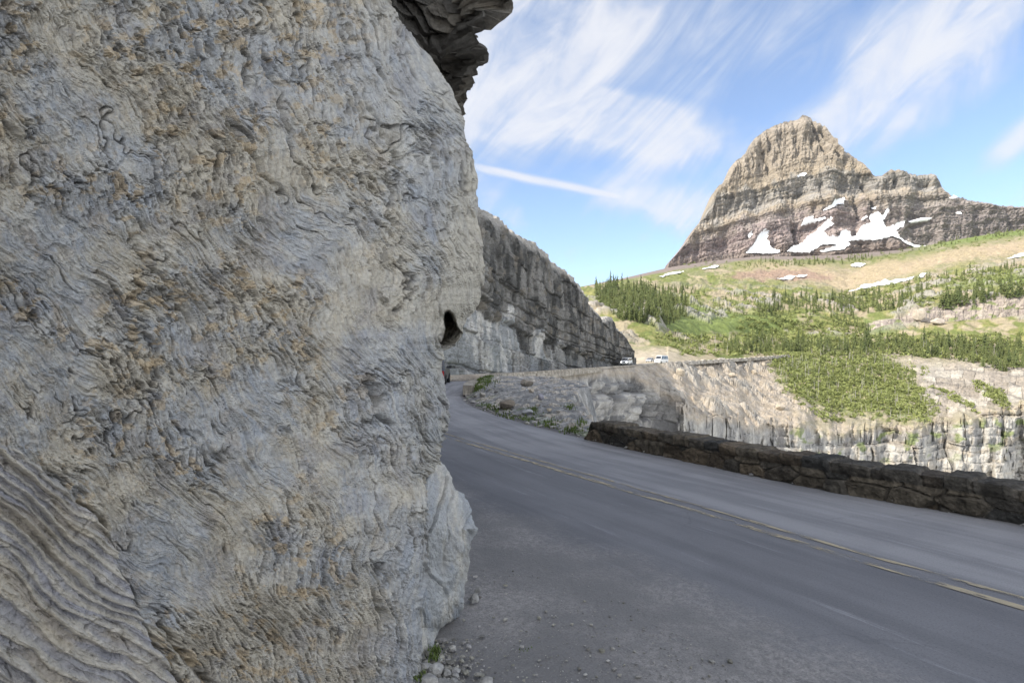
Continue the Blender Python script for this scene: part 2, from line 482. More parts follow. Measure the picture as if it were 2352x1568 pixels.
under(grid('toe_slab', SP, M_FACE, scol), outcrop)['label'] = 'smooth pale blue slab at the foot of the outcrop'

# --- dark blocky overhang at the top
ov = np.concatenate([-72 - np.geomspace(3, 1500, 30)[::-1], np.arange(-70, 292, 2.0)])
oo = tab(ov, [(-1600, 1320), (-300, 1275), (-70, 1248), (0, 1244), (27, 1242), (30, 1236), (76, 1227), (82, 1222), (112, 1221), (118, 1216), (152, 1210), (158, 1196), (169, 1191), (207, 1187), (216, 1180), (229, 1162), (250, 1158), (268, 1153), (292, 1150)])
ol = tab(ov, [(-1600, 700), (-70, 850), (0, 915), (95, 985), (170, 1040), (255, 1110), (292, 1138)])
wO = np.linspace(0, 1, 150)[None, :]
OU = ol[:, None] + (oo - ol)[:, None] * wO
OV = np.broadcast_to(ov[:, None], OU.shape)
OYl = tab(ov, [(-1600, 5.6), (-70, 5.7), (0, 5.8), (292, 6.0)])[:, None]
OYr = tab(ov, [(-1600, 5.4), (-70, 5.3), (150, 5.7), (292, 5.9)])[:, None]
OY = OYl + (OYr - OYl) * wO + 0.3 * np.sin(np.pi * wO)
OP = ray(OU, OV, OY)
OP[..., 2] = np.minimum(OP[..., 2], 11.5)
kO = np.concatenate([np.linspace(.04, 1.5, 20), np.geomspace(1.6, 9, 12)])[None, :]
OP = np.concatenate([OP, OP[:, -1:, :] + kO[..., None] * np.array([-0.62, 0.78, 0.05])], 1)
qx = np.concatenate([OU, OU[:, -1:] + kO * 150], 1) / 100
qy = np.broadcast_to(ov[:, None], qx.shape) / 100
a = math.radians(32)
qa, qb = qx * math.cos(a) + qy * math.sin(a), -qx * math.sin(a) + qy * math.cos(a)
qb = qb + .12 * noise(qa * 1.5, qb * 1.5, seed=101)
e1, b1, b2, b3, ox, oy = vor(qa * .8, qb * 1.15, 102)
e2, h1, h2, h3, px_, py_ = vor(qa * 1.9 + 9, qb * 3.1, 103)
od = 0.55 * (b1 - .5) + 0.42 * (b2 - .5) * ox + 0.5 * (b3 - .3) * oy + 0.20 * (h1 - .5) + 0.16 * (h2 - .5) * px_ + .16 * h3 * py_ + 0.04 * fbm(qx * 5, qy * 5, 0.0, 3, 104)
od -= 0.10 * np.exp(-(e1 / .05) ** 2)
on_ = normals(OP, (0.7, -0.7, -0.1))
on_ = blur(blur(on_, 6, 0), 6, 1)
OP = OP + on_ * (od * 0.48)[..., None]
ocol = mixc((.105, .10, .093), (.33, .305, .265), sstep(.45, .95, b2 * .5 + h2 * .5))
ocol = mixc(ocol, np.array((.24, .18, .115)), .6 * sstep(.72, .9, b3) * sstep(0.0, 1.2, qy))
under(grid('overhang', OP, M_OVER, ocol), outcrop)['label'] = 'dark jagged overhang of broken ledges'
# ================================================================ HILLSIDE AND VALLEY
uu = np.concatenate([np.linspace(1120, 1228, 14), np.arange(1230.0, 2601.0, 1.9), np.linspace(2612, 3300, 40)])
crv = lambda pts: tab(uu, pts)
jit = lambda s, a, f=40.0: a * fbm(uu / f, 0.5, 0.0, 3, s)
vA = crv([(1100, 1330), (3300, 1330)])
vD = crv([(1120, 938), (1250, 932), (1333, 929), (1500, 917), (1582, 912.5), (1668, 908.5), (1800, 899), (1942, 889), (2050, 884), (2200, 878), (2560, 905), (3300, 900)])
yD = crv([(1120, 44), (1215, 47), (1250, 52), (1333, 65), (1500, 120), (1582, 165), (1668, 190), (1800, 250), (1942, 300), (2200, 340), (2560, 330), (3300, 320)])
vC = crv([(1120, 946), (1333, 940), (1500, 928), (1582, 930), (1620, 955), (1660, 990), (1710, 1035), (1800, 1048), (1900, 1070), (2000, 1062), (2100, 1085), (2200, 1078), (2300, 1066), (2400, 1050), (2560, 1020), (3300, 1000)]) + jit(201, 10)
yC = crv([(1120, 44), (1215, 46.5), (1250, 51.5), (1333, 64), (1500, 118), (1582, 158), (1660, 160), (1710, 152), (1800, 166), (1900, 186), (2100, 205), (2300, 215), (2560, 225), (3300, 230)])
yA = yC * crv([(1120, .85), (1500, .87), (1700, .92), (3300, .935)])
vD2, yD2 = vD + crv([(1120, 2), (1560, 1.5), (1620, -1.2), (3300, -1.2)]), np.maximum(yD + 18, crv([(1120, 90), (1181, 95), (1420, 150), (1522, 195), (1580, 212), (1668, 214), (1700, 100), (3300, 100)]))
vF = crv([(1120, 880), (1500, 850), (1560, 835), (1640, 838), (1750, 850), (1950, 835), (2060, 832), (2150, 836), (2190, 823), (2280, 808), (2375, 808), (2560, 793), (3300, 770)]) + jit(202, 3)
yF = crv([(1120, 290), (1560, 300), (1640, 310), (1750, 360), (1950, 430), (2350, 440), (2560, 430), (3300, 420)])
vG = crv([(1120, 820), (1500, 790), (1560, 795), (1640, 805), (1750, 815), (1950, 800), (2060, 805), (2150, 815), (2190, 802), (2250, 795), (2300, 769), (2320, 766), (2400, 757), (2540, 731), (3300, 690)]) + jit(203, 2)
yG = yF + crv([(1120, 40), (1950, 14), (2170, 8), (3300, 8)])
vH = crv([(1120, 745), (1400, 728), (1480, 722), (1600, 714), (1700, 706), (1900, 703), (2000, 704), (2120, 728), (2260, 690), (2400, 655), (2560, 640), (3300, 600)])
yH = crv([(1120, 640), (1500, 660), (2000, 740), (2560, 740), (3300, 740)])
vI = crv([(1120, 740), (1300, 738), (1380, 733), (1440, 719), (1490, 709), (1560, 695), (1680, 667), (1760, 655), (1900, 640), (2000, 641), (2100, 637), (2250, 625), (2330, 612), (2400, 598), (2480, 585), (2560, 575), (3300, 470)])
yI = crv([(1120, 1050), (3300, 1150)])
segs = [((vA, yA), (vC, yC), 120), ((vC, yC), (vD, yD), 90), ((vD, yD), (vD2, yD2), 4), ((vD2, yD2), (vF, yF), 46), ((vF, yF), (vG, yG), 34), ((vG, yG), (vH, yH), 60), ((vH, yH), (vI, yI), 56)]
rv, ry, rk = [], [], []
for k, ((va, ya), (vb_, yb), n) in enumerate(segs):
    for t in np.linspace(0, 1, n, endpoint=False):
        rv.append(va + (vb_ - va) * t)
        ry.append(1 / ((1 - t) / ya + t / yb) if k not in (0,) else ya + (yb - ya) * t)
        rk.append(np.full_like(uu, k + t))
for t in (0.0, 0.3, 1.0):
    rv.append(vI + 22 * t); ry.append(yI + 450 * t); rk.append(np.full_like(uu, 7.0))
HVv, HY, HK = np.array(rv), np.array(ry), np.array(rk)
HU = np.broadcast_to(uu[None, :], HVv.shape)
HP = ray(HU, HVv, HY)
X_, Yw, Z_ = HP[..., 0], HP[..., 1], HP[..., 2]
px1 = HY / F                                           # metres per photo pixel at that distance
cl = sstep(1.0, 0.93, HK) + sstep(3.95, 4.1, HK) * sstep(5.02, 4.9, HK) * sstep(2120, 2190, HU)
cl = np.clip(cl, 0, 1)
# cliffs: joints, beds, buttresses
band2 = HK > 3


def blocks(sv, bz, bh, jw, seed, crack=.06):
    """Rock split by beds and joints into straight-sided blocks: offset of each block, and distance to its borders."""
    ib = np.floor(bz / bh)
    js = sv / (jw * (.6 + .9 * rnd(ib, 1, seed))) + 7.3 * rnd(ib, 2, seed)
    jb = np.floor(js)
    fj, fb = js - jb, bz / bh - ib
    e = np.minimum(np.minimum(fj, 1 - fj) * jw, np.minimum(fb, 1 - fb) * bh)
    r1, r2, r3 = rnd(ib, jb, seed + 3), rnd(ib, jb, seed + 4), rnd(ib, jb, seed + 5)
    off = (r1 - .5) + .45 * (r2 - .5) * (fj - .5) + .12 * (r3 - .6) * (fb - .5)
    return off, e, r1, r2, fj, fb


xC = (uu - CU) / F * yC
arc = np.concatenate([[0], np.cumsum(np.hypot(np.diff(xC), np.diff(yC)))])
gx = np.broadcast_to(arc[None, :], HU.shape)
gx = np.where(band2, (HU - CU) / F * 440, gx)
wz = Z_ + 1.2 * noise(gx / 14, Z_ / 9, seed=212)
wg = gx + .8 * noise(gx / 6, Z_ / 8, seed=211)
bs = np.where(band2, 1.0, np.clip(np.broadcast_to(yC[None, :], HU.shape) / 165, .35, 1.4))
wg, wz = wg / bs, wz / bs
o1, e1, b1, b2, fj1, fb1 = blocks(wg, wz, 7.5, 5.5, 213)
o2, e2, h1, h2, fj2, fb2 = blocks(wg + 3, wz, 2.2, 2.0, 223)
b3 = rnd(np.floor(wz / 7.5), 9, 219)
but = fbm(gx / 17, Z_ / 60, 0.0, 4, 216)
chim = np.exp(-(noise((gx + 2.2 * noise(gx / 5, Z_ / 5, 0., 228)) / 11, Z_ / 45, 3., 229) / .05) ** 2) * sstep(-.2, .3, noise(gx / 20, Z_ / 12, 5., 230))
cd = 5.5 * but + 2.6 * o1 + 1.0 * o2 + 1.9 * fb1 * rnd(np.floor(wz / 7.5), 3, 291) + .9 * fb2 * rnd(np.floor(wz / 2.2), 3, 292) + .5 * fbm(gx / 2, Z_ / 2, 0., 3, 219) - 2.0 * chim
cd -= .9 * np.exp(-(e1 / .30) ** 2) * (b2 > .62) + .35 * np.exp(-(e2 / .16) ** 2)
cd = np.where(band2, cd * .40, cd)
csc = np.clip(HY / 150, .32, 1.6)
dirn = np.where((HU < 1690)[..., None], np.array([.75, -.62, 0.]), np.array([-.40, -.85, 0.]))
cld = np.clip(sstep(1.12, 1.0, HK) + cl * (HK > 2), 0, 1)
HP = HP + (cld * cd * csc * np.where((HK < 2) & (HU < 1650), sstep(1.0, .90, HK), 1.0))[..., None] * dirn
# ledges of pale rock stepping up beside the scrub
lo_, le_, lb1, lb2, lfj, lfb = blocks(gx + 2 * noise(gx / 9, Z_ / 5, 0., 271), Z_ + .10 * gx + .8 * noise(gx / 16, Z_ / 7, 0., 272), 3.2, 7.0, 273)
ledge_m = sstep(1.0, 1.2, HK) * sstep(1.93, 1.75, HK) * sstep(2230, 2330, HU + 30 * noise(gx / 12, Z_ / 8, 0., 274))
HP = HP + (ledge_m * (2.6 * lo_ + 2.2 * lfb * rnd(np.floor((Z_ + .10 * gx) / 3.2), 1, 275) - .9 * np.exp(-(le_ / .35) ** 2)))[..., None] * np.array([-.4, -.85, 0.])
# slopes: hummocks, gullies, blocks
sl_ = 1 - cl
hum = fbm(X_ / 22, Yw / 22, 0., 4, 231) * 1.6 + .7 * ridged(X_ / 11, Yw / 16, 0., 3, 232)
rimk = np.where(HK < 2.5, sstep(1590, 1670, HU), 1.0)                 # the rim under the bend wall stays even
bench = (sstep(2.0, 1.8, HK) + sstep(3.05, 3.5, HK)) * rimk
damp = np.clip(HY / 260, .5, 2.4) * sstep(7.0, 6.2, HK)
HP[..., 2] += sl_ * np.clip(bench, 0, 1) * hum * damp
shr_poly = [(1925, 905), (1960, 892), (2060, 880), (2200, 890), (2280, 935), (2310, 985), (2345, 1040), (2300, 1062), (2180, 1050), (2080, 1030), (2010, 1000), (1950, 960)]
shr0 = blur(blur(in_poly(HU, HVv, shr_poly).astype(float), 3, 0), 3, 1)
# broken rock outcrops on the scree below the far road and on the upper slopes
oc1 = sstep(.10, .30, fbm(X_ / 16, Yw / 13, 4., 3, 233) - .10 * sstep(1.2, 1.9, HK)) * sstep(0.95, 1.1, HK) * sstep(2.0, 1.85, HK) * sstep(1990, 1880, HU) * sstep(1600, 1680, HU)
e3, k1, k2, k3, ox3, oy3 = vor(X_ / 3.4, Yw / 3.0, 234)
ob, oe, ob1, ob2, _a, _b = blocks(X_ * .8 + .4 * Yw, Z_ * 1.3 + .25 * Yw, 1.9, 3.2, 255)
HP[..., 2] += oc1 * (1.0 + .9 * ob + 1.5 * k1 - .5 * np.exp(-(e3 / .14) ** 2)) + rimk * sstep(.85, 1.0, HK) * sstep(2.0, 1.95, HK) * (1 - shr0) * (.55 * ridged(X_ / 5, Yw / 5, 0., 4, 256) + .9 * sstep(.80, .97, k2) * sstep(0, .3, e3)) + rimk * sstep(1.0, 1.2, HK) * sstep(2.0, 1.9, HK) * .35 * fbm(X_ / 1.6, Yw / 1.6, 0., 3, 235)
oc2 = sstep(.16, .36, fbm(X_ / 34, Yw / 40, 7., 4, 236)) * sstep(3.6, 4.1, HK) * sstep(6.2, 5.4, HK) * (1 - cl)
e4, k4, k5, k6, ox4, oy4 = vor(X_ / 8, Yw / 9, 237)
HP[..., 2] += oc2 * (1.5 + 3.0 * k4 - 1.5 * np.exp(-(e4 / .1) ** 2))
HB = HP                                                   # surface used to stand trees on

# colours of the ground itself
grass, grass2, soil, red, rockc, pal, scr = (.14, .165, .05), (.23, .225, .085), (.34, .285, .205), (.26, .18, .145), (.30, .285, .26), (.40, .38, .35), (.365, .315, .25)
fx, fy = HU / 100, HVv / 100

tl = fy - .0 - .13 * fx                                     # photo rows follow the tilt of the benches
q1 = fbm(fx * 1.3 + tl, tl * 3.5, 0., 4, 241)
q2 = fbm(fx * 3, tl * 8, 2., 4, 242)
q3 = fbm(fx * 9, fy * 14, 3., 3, 243)
hcol = mixc(grass, grass2, sstep(-.4, .4, q2 + q3 * .6))
soilw = sstep(-.12, .28, q1 + .45 * q2 + .2 * q3)
hcol = mixc(hcol, np.array(soil), soilw * .85)
hi = sstep(5.7, 6.1, HK)
band_tan = hi * sstep(.25, -.15, np.abs(HK - tab(HU, [(1500, 7.2), (1750, 6.45), (2000, 6.3), (2300, 6.25), (2560, 6.35)])) - .30 + .25 * q1) * sstep(1780, 1950, HU)
hcol = mixc(hcol, np.array((.36, .29, .20)), .85 * band_tan)
hcol = mixc(hcol, np.array((.14, .165, .06)), .75 * hi * sstep(.0, .4, q2 + .2) * (1 - band_tan))
redm = np.exp(-((HU - 1960) / 130) ** 2 - ((HVv - 690) / 16) ** 2)
hcol = mixc(hcol, np.array((.27, .18, .145)), .7 * sstep(.25, .6, redm + .3 * q2))
talus = sstep(6.80, 6.93, HK + .05 * q1 + .12 * sstep(1900, 1650, HU)) * sstep(2360, 2240, HU)
hcol = mixc(hcol, np.array((.205, .17, .15)), talus)
topg = sstep(6.72, 6.9, HK) * sstep(2250, 2380, HU)
hcol = mixc(hcol, np.array((.15, .20, .05)), .8 * topg)
low = sstep(5.7, 5.3, HK)
gm = np.clip(np.exp(-((HU - 1720) / 90) ** 2 - ((HVv - 800) / 40) ** 2) + np.exp(-((HU - 1900) / 110) ** 2 - ((HVv - 812) / 26) ** 2) + np.exp(-((HU - 2190) / 35) ** 2 - ((HVv - 820) / 26) ** 2)
             + np.exp(-((HU - 2450) / 150) ** 2 - ((HVv - 690) / 34) ** 2) + np.exp(-((HU - 1690) / 120) ** 2 - ((HVv - 735) / 18) ** 2), 0, 1)
hcol = mixc(hcol, np.array((.15, .19, .06)), low * sstep(.2, .6, gm + .3 * q2) * (1 - cl))
sm = sstep(.80, .96, HK) * sstep(2.05, 1.95, HK)
shr_poly = [(1925, 905), (1960, 892), (2060, 880), (2200, 890), (2280, 935), (2310, 985), (2345, 1040), (2300, 1062), (2180, 1050), (2080, 1030), (2010, 1000), (1950, 960)]
shr = blur(blur(in_poly(HU + 12 * q2, HVv + 10 * q3, shr_poly).astype(float), 3, 0), 3, 1)
scrw = sm * (1 - shr)
scree_c = mixc(scr, (.37, .33, .28), sstep(-.1, .4, q3 + q2))
scree_c = mixc(scree_c, np.array((.33, .315, .285)), .8 * oc1)
scree_c = mixc(scree_c, np.array((.18, .16, .14)), .6 * np.clip(oc1 * np.exp(-(e3 / .10) ** 2) + sstep(.18, .42, fbm(X_ / 2.4, Yw / 3.0, 3., 3, 257)) * .8, 0, 1))
hcol = mixc(hcol, scree_c, scrw * sstep(2050, 1950, HU + 60 * q1) + scrw * .75 * sstep(1950, 2050, HU + 60 * q1))
hcol = mixc(hcol, mixc((.16, .19, .07), (.36, .31, .22), sstep(-.2, .35, q3 + .6 * q2)), shr * .9)
hcol = mixc(hcol, mixc((.30, .265, .225), (.43, .40, .35), sstep(.1, .9, lb1)), .85 * ledge_m)
hcol = mixc(hcol, np.array((.13, .12, .11)), .7 * ledge_m * np.exp(-(le_ / .3) ** 2) * (lb2 > .4))
hcol = mixc(hcol, np.array((.40, .35, .27)), sstep(2.9, 3.05, HK) * sstep(3.75, 3.3, HK) * sstep(1780, 1660, HU))
hcol = mixc(hcol, np.array((.30, .285, .265)), .8 * oc2)
ccol = mixc((.245, .24, .23), (.40, .385, .35), sstep(-.3, .4, fbm(gx / 4, Z_ / 9, 0., 4, 244) + .5 * (b3 - .5)))
ccol = mixc(ccol, np.array((.36, .315, .25)), .6 * sstep(.1, .5, fbm(gx / 9, Z_ / 3, 4., 3, 245)) * sstep(1850, 2100, HU))
ccol = mixc(ccol, np.array((.155, .145, .14)), .6 * np.clip(sstep(.22, .5, fbm(gx / 4, Z_ / 18, 6., 3, 246)) + .25 * chim, 0, 1))
ccol = mixc(ccol, mixc((.17, .17, .17), (.34, .33, .31), sstep(-.3, .3, fbm(wg / 3, wz / 4, 7., 4, 249) + .6 * (b1 - .5))), sstep(1720, 1600, HU))
ccol = np.where(band2[..., None], mixc((.255, .22, .20), (.35, .31, .265), sstep(-.3, .3, fbm(gx / 6, Z_ / 2, 4., 3, 248))), ccol)
ccol = mixc(ccol, np.array((.15, .19, .06)), .8 * sstep(.25, .45, fbm(gx / 7, Z_ / 4, 9., 3, 247)) * sstep(1900, 2000, HU) * sstep(.55, .8, HK))
hcol = mixc(hcol, ccol, cl)
grid('hillside_terrain', HP, M_HILL, hcol)['kind'] = 'structure'


def hill_at(u, v):
    j = int(np.clip(np.searchsorted(uu, u), 1, len(uu) - 1))
    i = np.abs(HVv[:, j] - v).argmin()
    return HB[i, j]


# ================================================================ MOUNTAIN
mu = np.concatenate([np.arange(1560.0, 2601.0, 1.6), np.linspace(2610, 3500, 45)])
SK = [(1560, 712), (1640, 690), (1669, 672), (1673, 655), (1702, 621), (1720, 596), (1735, 572), (1763, 540), (1780, 515), (1784, 484), (1796, 466), (1808, 462), (1812, 452), (1820, 446), (1826, 428), (1833, 409), (1850, 396), (1869, 381), (1878, 362), (1886, 348), (1897, 340), (1910, 328), (1930, 318), (1951, 311), (1975, 304), (1990, 302), (1996, 301), (2002, 293), (2008, 291), (2018, 292), (2024, 296), (2040, 308), (2065, 319), (2076, 334), (2086, 352), (2106, 381), (2120, 386), (2135, 393), (2150, 404), (2172, 424), (2188, 440), (2200, 441), (2212, 443), (2217, 430), (2224, 425), (2249, 425), (2260, 433), (2269, 438), (2300, 439), (2326, 436), (2339, 440), (2348, 452), (2355, 466), (2368, 480), (2380, 491), (2410, 498), (2457, 507), (2518, 517), (2560, 519), (2800, 530), (3500, 560)]
vS = tab(mu, SK) + 3.4 * fbm(mu / 7, 0.2, 0., 2, 301) * sstep(1690, 1760, mu) + 1.5 * fbm(mu / 25, .7, 0., 2, 302)
vM = tab(mu, [(1560, 715), (1700, 680), (1900, 668), (2100, 660), (2300, 640), (2560, 600), (3500, 560)]) + 6
nm = 250
t = np.linspace(0, 1, nm)[:, None]
MV = vM[None, :] + (vS - vM)[None, :] * t
MU = np.broadcast_to(mu[None, :], MV.shape)
zb = (HV - MV) / F * 1500
hgt = zb                                                   # rough height above eye for strata
tilt = hgt - np.where(MU < 2008, .27, .06) * (MU - 2008)                            # beds rise to the right
shelf = tab(tilt, [(0, 0), (230, 30), (265, 45), (385, 120), (410, 190), (455, 215), (500, 300), (600, 370), (700, 390)])
MY = 1480 + shelf + .10 * np.abs(MU - 1990) * sstep(1990, 2400, MU)
mx, mz = (MU - CU), hgt
fl = ridged(mx / 21 + .5 * noise(mx / 40, mz / 60, seed=311), mz / 150, 0., 4, 312)
fl2 = fbm(mx / 11, mz / 40, 2., 3, 313)
fl3 = fbm(mx / 75, mz / 120, 1., 3, 318)
st1 = tilt / 13 + .8 * noise(mx / 60, mz / 40, seed=314)
st2 = tilt / 5.2 + .9 * noise(mx / 40, mz / 30, seed=315)
sa = (st1 - np.floor(st1)) * rnd(np.floor(st1), 0, 316)
sb = (st2 - np.floor(st2)) * rnd(np.floor(st2), 0, 317)
upper = sstep(480, 510, tilt)
midc = sstep(405, 415, tilt) * sstep(462, 450, tilt)
md = (21 * fl + 10 * fl2) * (.32 + .95 * upper + .5 * midc) + 42 * fl3 + (17 * sa + 10 * sb) * (1 - .35 * upper) + 5 * fbm(mx / 5, mz / 6, 3., 3, 319)
# carved gullies seen in the photo
for (ua, va, ub, vb_, wd, dp) in [(2160, 465, 2180, 520, 5, 55), (2030, 310, 2058, 390, 4, 38), (2052, 325, 2088, 395, 6, 45), (1910, 380, 1925, 430, 5, 30), (2140, 500, 2150, 545, 7, 40), (1988, 575, 1992, 620, 5, 30), (2236, 455, 2242, 500, 4, 22)]:
    tt = np.clip(((MU - ua) * (ub - ua) + (MV - va) * (vb_ - va)) / ((ub - ua) ** 2 + (vb_ - va) ** 2), 0, 1)
    md -= dp * np.exp(-(np.hypot(MU - ua - tt * (ub - ua) - 2 * fl2, MV - va - tt * (vb_ - va)) / wd) ** 2)
c6 = lambda pts: [(1600 + a / 2.45, 250 + b / 2.45) for a, b in pts]
SNOW_LIST = [
    ([(635, 955), (690, 885), (705, 850), (740, 812), (775, 820), (768, 870), (790, 912), (848, 938), (842, 955)], 'white triangular snow patch low on the purple cliffs, apart from the big snowfield'),
    ([(878, 947), (930, 900), (990, 885), (1020, 840), (1060, 825), (1110, 770), (1150, 730), (1172, 780), (1110, 820), (1140, 850), (1200, 850), (1215, 812), (1270, 818), (1280, 850), (1315, 840), (1350, 780), (1400, 762), (1385, 722), (1440, 695), (1470, 722), (1497, 672), (1508, 695), (1480, 750), (1500, 795), (1560, 768), (1607, 752), (1590, 795), (1540, 820), (1580, 860), (1650, 895), (1772, 905), (1700, 938), (1610, 895), (1530, 852), (1440, 872), (1290, 874), (1262, 884), (1270, 903), (1225, 938), (1100, 952), (1070, 942), (1190, 905), (1100, 905), (1030, 948)], 'large branching white snowfield across the foot of the peak'),
    ([(1095, 697), (1150, 660), (1165, 632), (1243, 612), (1237, 652), (1190, 662), (1170, 682), (1110, 699)], 'slanting snow patch above the big snowfield, on the purple band'),
    ([(978, 782), (1000, 733), (1062, 715), (1052, 740), (1122, 735), (1127, 747), (1050, 767), (1000, 778)], 'ragged horizontal snow patch just above the snowfield at the middle of the wall'),
    ([(1628, 755), (1690, 737), (1720, 729), (1778, 732), (1762, 750), (1650, 770)], 'long thin snow patch on the grey slope beyond the end of the snowfield'),
    ([(936, 492), (985, 460), (1014, 466), (1000, 484), (950, 497)], 'small snow patch high under the tan summit cliff'),
    ([(1872, 617), (1905, 596), (1944, 607), (1900, 624)], 'small snow patch at the foot of the shoulder cliff on the ridge'),
    ([(642, 850), (672, 812), (678, 845), (655, 868)], 'tiny snow sliver above the triangular snow patch'),
    ([(1408, 668), (1420, 656), (1438, 664), (1434, 682), (1414, 684)], 'tiny round snow patch under the dark gully'),
    ([(1345, 742), (1375, 715), (1384, 733), (1360, 748)], 'tiny snow patch touching the top edge of the snowfield'),
    ([(1908, 708), (1930, 698), (1956, 704), (1940, 716)], 'tiny snow patch alone on the far grey shoulder slope')]
smk = np.zeros(MU.shape)
for poly, _l in SNOW_LIST:
    smk = np.maximum(smk, in_poly(MU, MV, c6(poly)))
smk = blur(blur(smk, 2, 0), 2, 1)
md = md * (1 - .9 * smk) + 8 * smk
edge = sstep(1.0, .93, t) * .75 + .25
MP = ray(MU, MV, MY)
MP = MP + (md * edge)[..., None] * np.array([-.12, -.85, .06])
back = [MP]
for (dy, dz) in ((40, -6), (150, -60), (420, -260), (900, -560)):
    Q = MP[-1:] + np.array([0, dy, 0.])
    Q[..., 2] = np.maximum(Q[..., 2] + dz, 100)
    back.append(Q)
MPf = np.concatenate(back, 0)
tn = tilt + 13 * fl2 + 22 * fbm(mx / 60, mz / 40, 5., 4, 320)
stops = [(0, (.26, .215, .19)), (238, (.26, .215, .19)), (258, (.31, .275, .255)), (300, (.325, .28, .265)), (340, (.315, .27, .26)), (372, (.31, .28, .255)), (388, (.33, .285, .225)), (400, (.29, .27, .235)), (412, (.30, .29, .27)), (436, (.33, .32, .295)), (452, (.32, .305, .27)), (462, (.375, .325, .25)), (480, (.37, .325, .255)), (500, (.37, .33, .27)), (560, (.385, .345, .285)), (620, (.33, .295, .25)), (720, (.31, .28, .24))]
sv_ = np.array([s[0] for s in stops]); sc_ = np.array([s[1] for s in stops])
mcol = np.stack([np.interp(tn, sv_, sc_[:, i]) for i in range(3)], -1) * (np.array([.74, .725, .72])[None, None] * (1 + .22 * sstep(450, 380, tn))[..., None])
mcol = mixc(mcol, np.array((.195, .15, .155)), .5 * sstep(.1, .5, fbm(mx / 45, tilt / 9, 3., 3, 321)) * sstep(250, 270, tilt) * sstep(385, 365, tilt))
mcol = mixc(mcol, np.array((.27, .225, .155)), .45 * sstep(.2, .5, fbm(mx / 90, tilt / 5, 6., 3, 322)) * sstep(370, 385, tilt) * sstep(520, 480, tilt))
mcol = mixc(mcol, np.array((.225, .21, .195)), .6 * sstep(2120, 2260, MU) * sstep(400, 380, tilt))
st3 = tilt / 3.1 + 1.1 * noise(mx / 30, mz / 22, seed=324)
mcol *= (.70 + .6 * rnd(np.floor(st2), 0, 323) * .6 + .6 * rnd(np.floor(st3), 0, 325) * .4)[..., None] ** .75
tal = sstep(14, 0, np.abs(MU - 2150) * .12 - (MV - 598) * .9 + 4 * fl2) * sstep(598, 612, MV) * sstep(2350, 2250, MU)
mcol = mixc(mcol, np.array((.215, .18, .16)), tal)
rt = sstep(2330, 2420, MU + 60 * fl3) * sstep(520, 545, MV + 12 * fl2)
mcol = mixc(mcol, np.array((.195, .175, .17)), .8 * rt)
mcf = np.concatenate([mcol] + [mcol[-1:]] * 4, 0)
tag(grid('mountain', MPf, M_MOUNT, mcf), kind='structure')

# ---------------------------------------------------------------- snow, laid on the mountain and the upper meadows
sn_n = blur(blur(normals(MP, (0, -1, .3)), 3, 0), 3, 1)
c6 = lambda pts: [(1600 + a / 2.45, 250 + b / 2.45) for a, b in pts]


def snow(poly, label, U, V, Pg, Ng, seed, up, rag=1.0):
    nz = np.stack([noise(U / 6, V / 4, 1., seed), noise(U / 6, V / 4, 5., seed + 1)], -1) * 5 * rag + np.stack([noise(U / 2.4, V / 1.7, 1., seed + 2), noise(U / 2.4, V / 1.7, 5., seed + 3)], -1) * 2.2 * rag
    inside = in_poly(U + nz[..., 0], V + nz[..., 1], c6(poly))
    m = inside[:-1, :-1] & inside[1:, 1:] & inside[:-1, 1:] & inside[1:, :-1]
    if m.sum() < 3:
        m = inside[:-1, :-1]
    if not m.any():
        return
    o = grid('snow_patch', Pg + np.array([0, -.8, .55]) * up, M_SNOW, mask=m, smooth=True)
    tag(o, label, 'snow patch', 'snow patches below the peak')


MS = blur(blur(MP, 1, 0), 1, 1)
for k, (poly, label) in enumerate(SNOW_LIST):
    snow(poly, label, MU, MV, MS, sn_n, 400 + 7 * k, 6.0, .55 if k < 5 else .4)
hn = np.zeros_like(HP); hn[..., 2] = .6; hn[..., 1] = -.8
HS = blur(blur(HP, 1, 0), 1, 1)
for k, (poly, label) in enumerate([
    ([(826, 1112), (860, 1096), (1035, 1072), (1005, 1092), (850, 1121)], 'narrow white snow strip on the reddish meadow'),
    ([(1276, 1019), (1320, 1002), (1386, 1008), (1360, 1028), (1300, 1033)], 'short oval snow patch in the upper green meadow'),
    ([(1250, 1184), (1400, 1138), (1500, 1108), (1522, 1116), (1674, 1094), (1664, 1113), (1540, 1138), (1350, 1173), (1268, 1192)], 'longest snow strip, slanting down the tan meadow above the trees'),
    ([(1686, 1108), (1720, 1078), (1750, 1083), (1722, 1108)], 'small snow patch at the upper tip of the longest snow strip'),
    ([(2215, 984), (2380, 932), (2380, 968), (2240, 994)], 'snow strip in the meadow cut by the edge of the view'),
    ([(100, 1092), (180, 1064), (274, 1052), (250, 1071), (130, 1094)], 'thin snow strip on the brown talus, lower and more to the edge of the two'),
    ([(370, 1042), (450, 1019), (496, 1019), (460, 1038), (380, 1046)], 'thin snow strip between brown talus and green ridge, upper of the two')]):
    snow(poly, label, HU, HVv, HS, hn, 500 + 7 * k, 2.5, .3)
